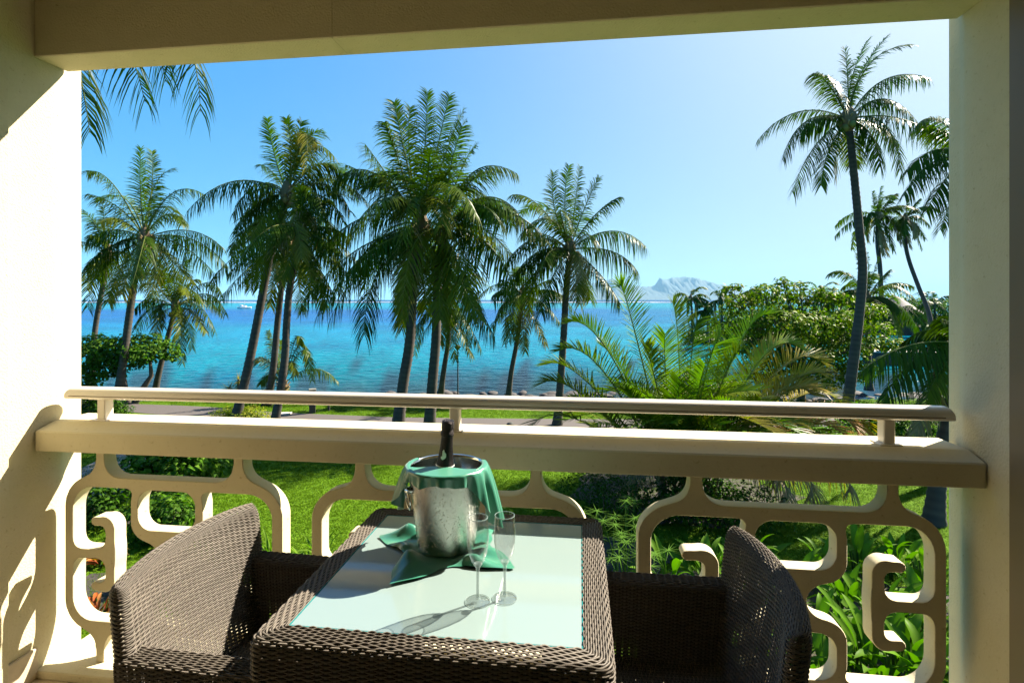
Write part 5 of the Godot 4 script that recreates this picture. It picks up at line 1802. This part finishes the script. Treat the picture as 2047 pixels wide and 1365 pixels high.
		weave(mb, func(u: float, v: float) -> Vector3:
			var q: Vector2 = prof.call(v)
			var x := lerpf(-0.245, 0.285, u)
			return Vector3(x - (0.03 * (1.0 - u) * clampf((q.y - 0.3) / 0.4, 0, 1)), q.y - 0.012 * u, zc + q.x * (1.0 if s > 0 else 1.0)), 0.53, 0.722, false, 0.0205, 0.0050)
		obj("armrest", mb, M.weave, ch)
	mb = MB.new()
	weave(mb, func(u: float, v: float) -> Vector3:
		var l := v * (0.52 + 0.11)
		var x := -0.24 + minf(l, 0.52)
		var y := 0.43 - 0.01 * sin(PI * minf(l, 0.52) / 0.52) - maxf(0.0, l - 0.52)
		return Vector3(x, y, lerpf(-0.218, 0.218, u)), 0.436, 0.63, false, 0.0205, 0.0054)
	obj("seat", mb, M.weave, ch)
	for s in [[-1, -1], [1, -1], [1, 1], [-1, 1]]:
		mb = MB.new()
		leg_weave(mb, Vector3(-0.238 if s[0] < 0 else 0.258, 0, s[1] * 0.247), 0.056, 0.0, 0.325, 0.045)
		obj("leg", mb, M.weave, ch)
	var c2 := ch.duplicate()
	c2.name = numbered("armchair")
	add_child(c2)
	c2.position = Vector3(0.165, FLOOR, -1.415)
	c2.rotation.y = PI - 0.03
	tag(c2, "dark shaded woven rattan armchair at the right side of the table, facing left", "chair", "armchairs at the table")

# ---------------------------------------------------------------- on the table
const BX := -0.392
const BZ := -1.560

func bucket_r(y: float) -> float:
	return lerpf(0.083, 0.113, y / 0.232)

func make_tableware() -> void:
	var o := Vector3(BX, TOP, BZ)
	# ---- napkin spread under the bucket
	var mb := MB.new()
	var tipsa := [[atan2(-0.035, -0.222), 0.238], [atan2(0.237, -0.088), 0.262], [atan2(0.115, 0.222), 0.256], [atan2(-0.20, 0.16), 0.21], [atan2(-0.22, -0.06), 0.16]]
	var rows := []
	var nr := 26
	var na := 150
	for j in nr + 1:
		var f := j / float(nr)
		var row := PackedVector3Array()
		for i in na:
			var a := TAU * i / na
			var r := 0.135
			for t in tipsa:
				var da := absf(wrapf(a - t[0], -PI, PI))
				r = maxf(r, t[1] * (1.0 - 0.62 * pow(clampf(da / 0.62, 0, 1), 0.85)) if da < 0.62 else 0.0)
			r += 0.008 * sin(a * 9.0)
			var rad := r * f
			var lift := clampf((rad - 0.085) / 0.06, 0.0, 1.0)
			var y := 0.0025 + 0.0
			var fold := sin(a * 7.0 + 1.3 * sin(a * 2.0) + f * 1.5)
			y += lift * (0.011 + 0.012 * fold) * (1.0 - 0.75 * clampf((f - 0.6) / 0.4, 0, 1))
			# one big fold stands up at the front left, another lies at the left
			var g := exp(-pow(wrapf(a - 2.25, -PI, PI) / 0.20, 2.0))
			y += lift * g * 0.034 * sin(PI * clampf((f - 0.30) / 0.68, 0, 1))
			g = exp(-pow(wrapf(a - 2.85, -PI, PI) / 0.16, 2.0))
			y += lift * g * 0.028 * sin(PI * clampf((f - 0.30) / 0.7, 0, 1))
			g = exp(-pow(wrapf(a - 0.85, -PI, PI) / 0.2, 2.0))
			y += lift * g * 0.020 * sin(PI * clampf((f - 0.35) / 0.65, 0, 1))
			g = exp(-pow(wrapf(a - 3.6, -PI, PI) / 0.25, 2.0))
			y += lift * g * 0.035 * sin(PI * clampf((f - 0.35) / 0.65, 0, 1))
			row.append(Vector3(cos(a) * rad, y, sin(a) * rad))
		rows.append(row)
	mb.grid(rows, true, Color.WHITE)
	var nap := obj("napkin", mb, M.napkin)
	nap.position = o
	tag(nap, "green satin napkin spread in pointed folds under the ice bucket", "napkin")
	# ---- bucket
	o.y += 0.005
	var root := thing("ice_bucket", "dewy steel ice bucket on the glass table top", "ice bucket", o)
	mb = MB.new()
	mb.lathe([Vector2(0.0005, 0.0), Vector2(0.078, 0.0), Vector2(0.083, 0.004), Vector2(bucket_r(0.06), 0.06), Vector2(bucket_r(0.12), 0.12), Vector2(bucket_r(0.18), 0.18), Vector2(bucket_r(0.226), 0.226)], 64, Color.WHITE)
	obj("bowl", mb, M.steel_wet, root)
	mb = MB.new()
	mb.lathe([Vector2(bucket_r(0.225), 0.224), Vector2(0.1155, 0.226), Vector2(0.1185, 0.230), Vector2(0.1185, 0.234), Vector2(0.1150, 0.237), Vector2(0.111, 0.235), Vector2(0.109, 0.228), Vector2(0.100, 0.15), Vector2(0.081, 0.01), Vector2(0.0005, 0.006)], 64, Color.WHITE)
	obj("rim", mb, M.steel, root)
	for s in [PI - 0.55, -0.55]:
		var dir := Vector3(cos(s), 0, sin(s))
		var tang := Vector3(-dir.z, 0, dir.x)
		mb = MB.new()
		var hub := dir * (bucket_r(0.175) + 0.002) + Vector3(0, 0.178, 0)
		mb.tube([hub - dir * 0.006, hub + dir * 0.012], [0.011, 0.009], 12, Color.WHITE)
		mb.tube([hub + dir * 0.010 - tang * 0.012, hub + dir * 0.013, hub + dir * 0.010 + tang * 0.012], [0.005, 0.006, 0.005], 8, Color.WHITE)
		var ring := []
		var rad := []
		for k in 25:
			var a := TAU * k / 24.0
			ring.append(hub + dir * (0.012 - 0.004 * (1 - cos(a))) + tang * sin(a) * 0.023 - Vector3(0, 0.027 * (1 - cos(a)), 0))
			rad.append(0.0028)
		mb.tube(ring, rad, 8, Color.WHITE, false)
		obj("handle", mb, M.steel, root)
	# beads of condensation
	mb = MB.new()
	for k in 1500:
		var a := rr(0, TAU)
		var yy := 0.008 + 0.20 * pow(rng.randf(), 0.85)
		var s := rr(0.0006, 0.0016) * (1.0 if rng.randf() < 0.93 else 1.5)
		var dir := Vector3(cos(a), 0, sin(a))
		var q := dir * (bucket_r(yy) + 0.0001) + Vector3(0, yy, 0)
		var tg := Vector3(-dir.z, 0, dir.x)
		var top := mb.add(q + dir * s * 0.8, dir, Color.WHITE)
		for e in 6:
			var b := TAU * e / 6.0
			var o2 := tg * cos(b) + Vector3.UP * sin(b) * 1.25
			mb.add(q + o2 * s, (o2 + dir * 0.6).normalized(), Color.WHITE)
		for e in 6:
			mb.tri(top, top + 1 + e, top + 1 + (e + 1) % 6)
	obj("dew", mb, M.steel, root, true)
	# ice water line
	mb = MB.new()
	mb.lathe([Vector2(0.0005, 0.17), Vector2(0.102, 0.17)], 40, Color.WHITE)
	obj("ice_water", mb, mat(0.05, 0.07, 0.08, 0.08), root)
	# ---- bottle
	var lean := Basis(Vector3(0, 0, 1), -0.085) * Basis(Vector3(1, 0, 0), 0.05)
	var bo := Vector3(BX - 0.022, TOP + 0.018, BZ - 0.004)
	root = thing("champagne_bottle", "dark sparkling wine bottle with black foil neck standing in the ice bucket", "bottle", bo)
	mb = MB.new()
	mb.lathe([Vector2(0.0005, 0.0), Vector2(0.040, 0.0), Vector2(0.044, 0.008), Vector2(0.044, 0.15), Vector2(0.040, 0.185), Vector2(0.028, 0.222), Vector2(0.021, 0.25)], 40, Color.WHITE, Vector3.ZERO, lean)
	obj("body", mb, M.bottle, root)
	mb = MB.new()
	mb.lathe([Vector2(0.0265, 0.228), Vector2(0.0225, 0.248), Vector2(0.0185, 0.285), Vector2(0.0168, 0.312), Vector2(0.0168, 0.314), Vector2(0.0195, 0.317), Vector2(0.0200, 0.324), Vector2(0.0182, 0.328), Vector2(0.0172, 0.332), Vector2(0.0182, 0.337), Vector2(0.0188, 0.350), Vector2(0.0172, 0.3595), Vector2(0.010, 0.363), Vector2(0.0005, 0.364)], 40, Color.WHITE, Vector3.ZERO, lean)
	# crinkled foil
	for k in mb.v.size():
		var q := mb.v[k]
		mb.v[k] = q + mb.n[k] * 0.0011 * noise.get_noise_3d(q.x * 90.0, q.y * 60.0, q.z * 90.0)
	obj("foil", mb, M.foil, root)
	mb = MB.new()
	mb.lathe([Vector2(0.0272, 0.2265), Vector2(0.0276, 0.2285), Vector2(0.0268, 0.2305)], 40, Color.WHITE, Vector3.ZERO, lean)
	obj("neck_band", mb, M.ring, root)
	mb = MB.new()
	# small pale crest on the foil, facing the table's near side
	for e in [[-0.30, 0.262, 0.22, 0.010], [-0.12, 0.268, 0.16, 0.012], [-0.06, 0.255, 0.26, 0.006]]:
		var rw := []
		for j in 3:
			var row := PackedVector3Array()
			for i in 7:
				var a: float = PI * 0.5 + 0.25 + e[0] + e[2] * (i - 3) / 3.0
				var y: float = e[1] + e[3] * (j - 1) * (1.0 - 0.5 * absf(i - 3) / 3.0)
				var r := 0.0215 - (y - 0.25) * 0.085 + 0.0011
				row.append(lean * Vector3(cos(a) * r, y, sin(a) * r))
			rw.append(row)
		mb.grid(rw, false, Color.WHITE)
	obj("crest", mb, M.ring, root)
	# ---- napkin over the rim: hugs the front of the rim, both ends hang down
	mb = MB.new()
	rows = []
	var ni := 96
	var nj := 30
	for j in nj + 1:
		var row := PackedVector3Array()
		var f := j / float(nj)
		for i in ni + 1:
			var u := i / float(ni)
			var a := lerpf(PI + 0.42, -0.50, u)            # from the left round the front to the right
			var dir := Vector3(cos(a), 0, sin(a))
			var lft := smoothstep(0.30, 0.04, u)
			var rgt := smoothstep(0.66, 0.88, u)
			var len := 0.028 + 0.125 * lft + 0.155 * rgt + 0.004 * sin(u * 21.0)
			var inl := 0.034
			var l := f * (inl + 0.016 + len)
			var inward := Vector3(dir.x * 0.104, 0.2385 + 0.002 * sin(u * 17.0), minf(dir.z * 0.104, 0.030 + 0.004 * sin(u * 9.0)))
			var r := 0.0
			var y := 0.0
			if l < inl:
				r = 0.106 - 0.004 * (1.0 - l / inl)
				y = 0.2345 - (inl - l) * 0.8
			elif l < inl + 0.016:
				var b := (l - inl) / 0.016 * PI
				r = 0.1135 - 0.0085 * cos(b)
				y = 0.2355 + 0.0065 * sin(b)
			else:
				var q := l - inl - 0.016
				var drop := q / len
				r = 0.122 - q * 0.05 + (lft * 0.050 + rgt * 0.050) * pow(drop, 0.8) * 0.9
				r += (0.013 * sin(u * 52.0) + 0.008 * sin(u * 97.0 + 1.0)) * pow(drop, 0.7) * (0.35 + lft + rgt)
				y = 0.2355 - q * 0.97
				if u > 0.30 and u < 0.66:
					y += 0.003 * sin(u * 30.0)
			var pos := dir * r + Vector3(0, y, 0)
			if l < inl:
				pos = inward.lerp(dir * 0.105 + Vector3(0, 0.2365, 0), l / inl)
			row.append(pos)
		rows.append(row)
	mb.grid(rows, false, Color.WHITE)
	nap = obj("napkin", mb, M.napkin)
	nap.position = o
	tag(nap, "green satin napkin draped over the front rim of the ice bucket", "napkin")
	# ---- flutes
	var first := thing("champagne_flute", "empty clear champagne flute, left one of the two, nearer the edge of the bucket's shadow", "glass", ground(955, 1203, TOP), 0.0, "pair of empty flutes")
	mb = MB.new()
	var bowl := [Vector2(0.0048, 0.082), Vector2(0.0085, 0.087), Vector2(0.0165, 0.100), Vector2(0.0230, 0.118), Vector2(0.0262, 0.140), Vector2(0.0268, 0.160), Vector2(0.0256, 0.185), Vector2(0.0240, 0.203), Vector2(0.0230, 0.203), Vector2(0.0246, 0.185), Vector2(0.0258, 0.160), Vector2(0.0252, 0.140), Vector2(0.0220, 0.119), Vector2(0.0155, 0.102), Vector2(0.0075, 0.092)]
	mb.lathe(bowl, 48, Color.WHITE)
	obj("bowl", mb, M.clear, first)
	mb = MB.new()
	var rim := []
	var rads := []
	for k in 49:
		rim.append(Vector3(cos(TAU * k / 48.0) * 0.0240, 0.2032, sin(TAU * k / 48.0) * 0.0240))
		rads.append(0.0009)
	mb.tube(rim, rads, 6, Color.WHITE, false)
	obj("lip", mb, M.clear_edge, first)
	mb = MB.new()
	mb.lathe([Vector2(0.0062, 0.006), Vector2(0.0042, 0.014), Vector2(0.0036, 0.045), Vector2(0.0040, 0.076), Vector2(0.0050, 0.082), Vector2(0.0105, 0.090), Vector2(0.0090, 0.093), Vector2(0.0005, 0.089)], 24, Color.WHITE)
	obj("stem", mb, M.clear_edge, first)
	mb = MB.new()
	mb.lathe([Vector2(0.0062, 0.0055), Vector2(0.014, 0.0035), Vector2(0.029, 0.0016), Vector2(0.0305, 0.0010), Vector2(0.0290, 0.0004), Vector2(0.0005, 0.0004)], 48, Color.WHITE)
	obj("foot", mb, M.clear, first)
	mb = MB.new()
	rim = []
	rads = []
	for k in 49:
		rim.append(Vector3(cos(TAU * k / 48.0) * 0.0300, 0.0012, sin(TAU * k / 48.0) * 0.0300))
		rads.append(0.0008)
	mb.tube(rim, rads, 6, Color.WHITE, false)
	obj("foot_edge", mb, M.clear_edge, first)
	var second := first.duplicate()
	second.name = numbered("champagne_flute")
	add_child(second)
	second.position = ground(1009, 1197, TOP)
	tag(second, "empty clear champagne flute, right one of the two on the glass table", "glass", "pair of empty flutes")
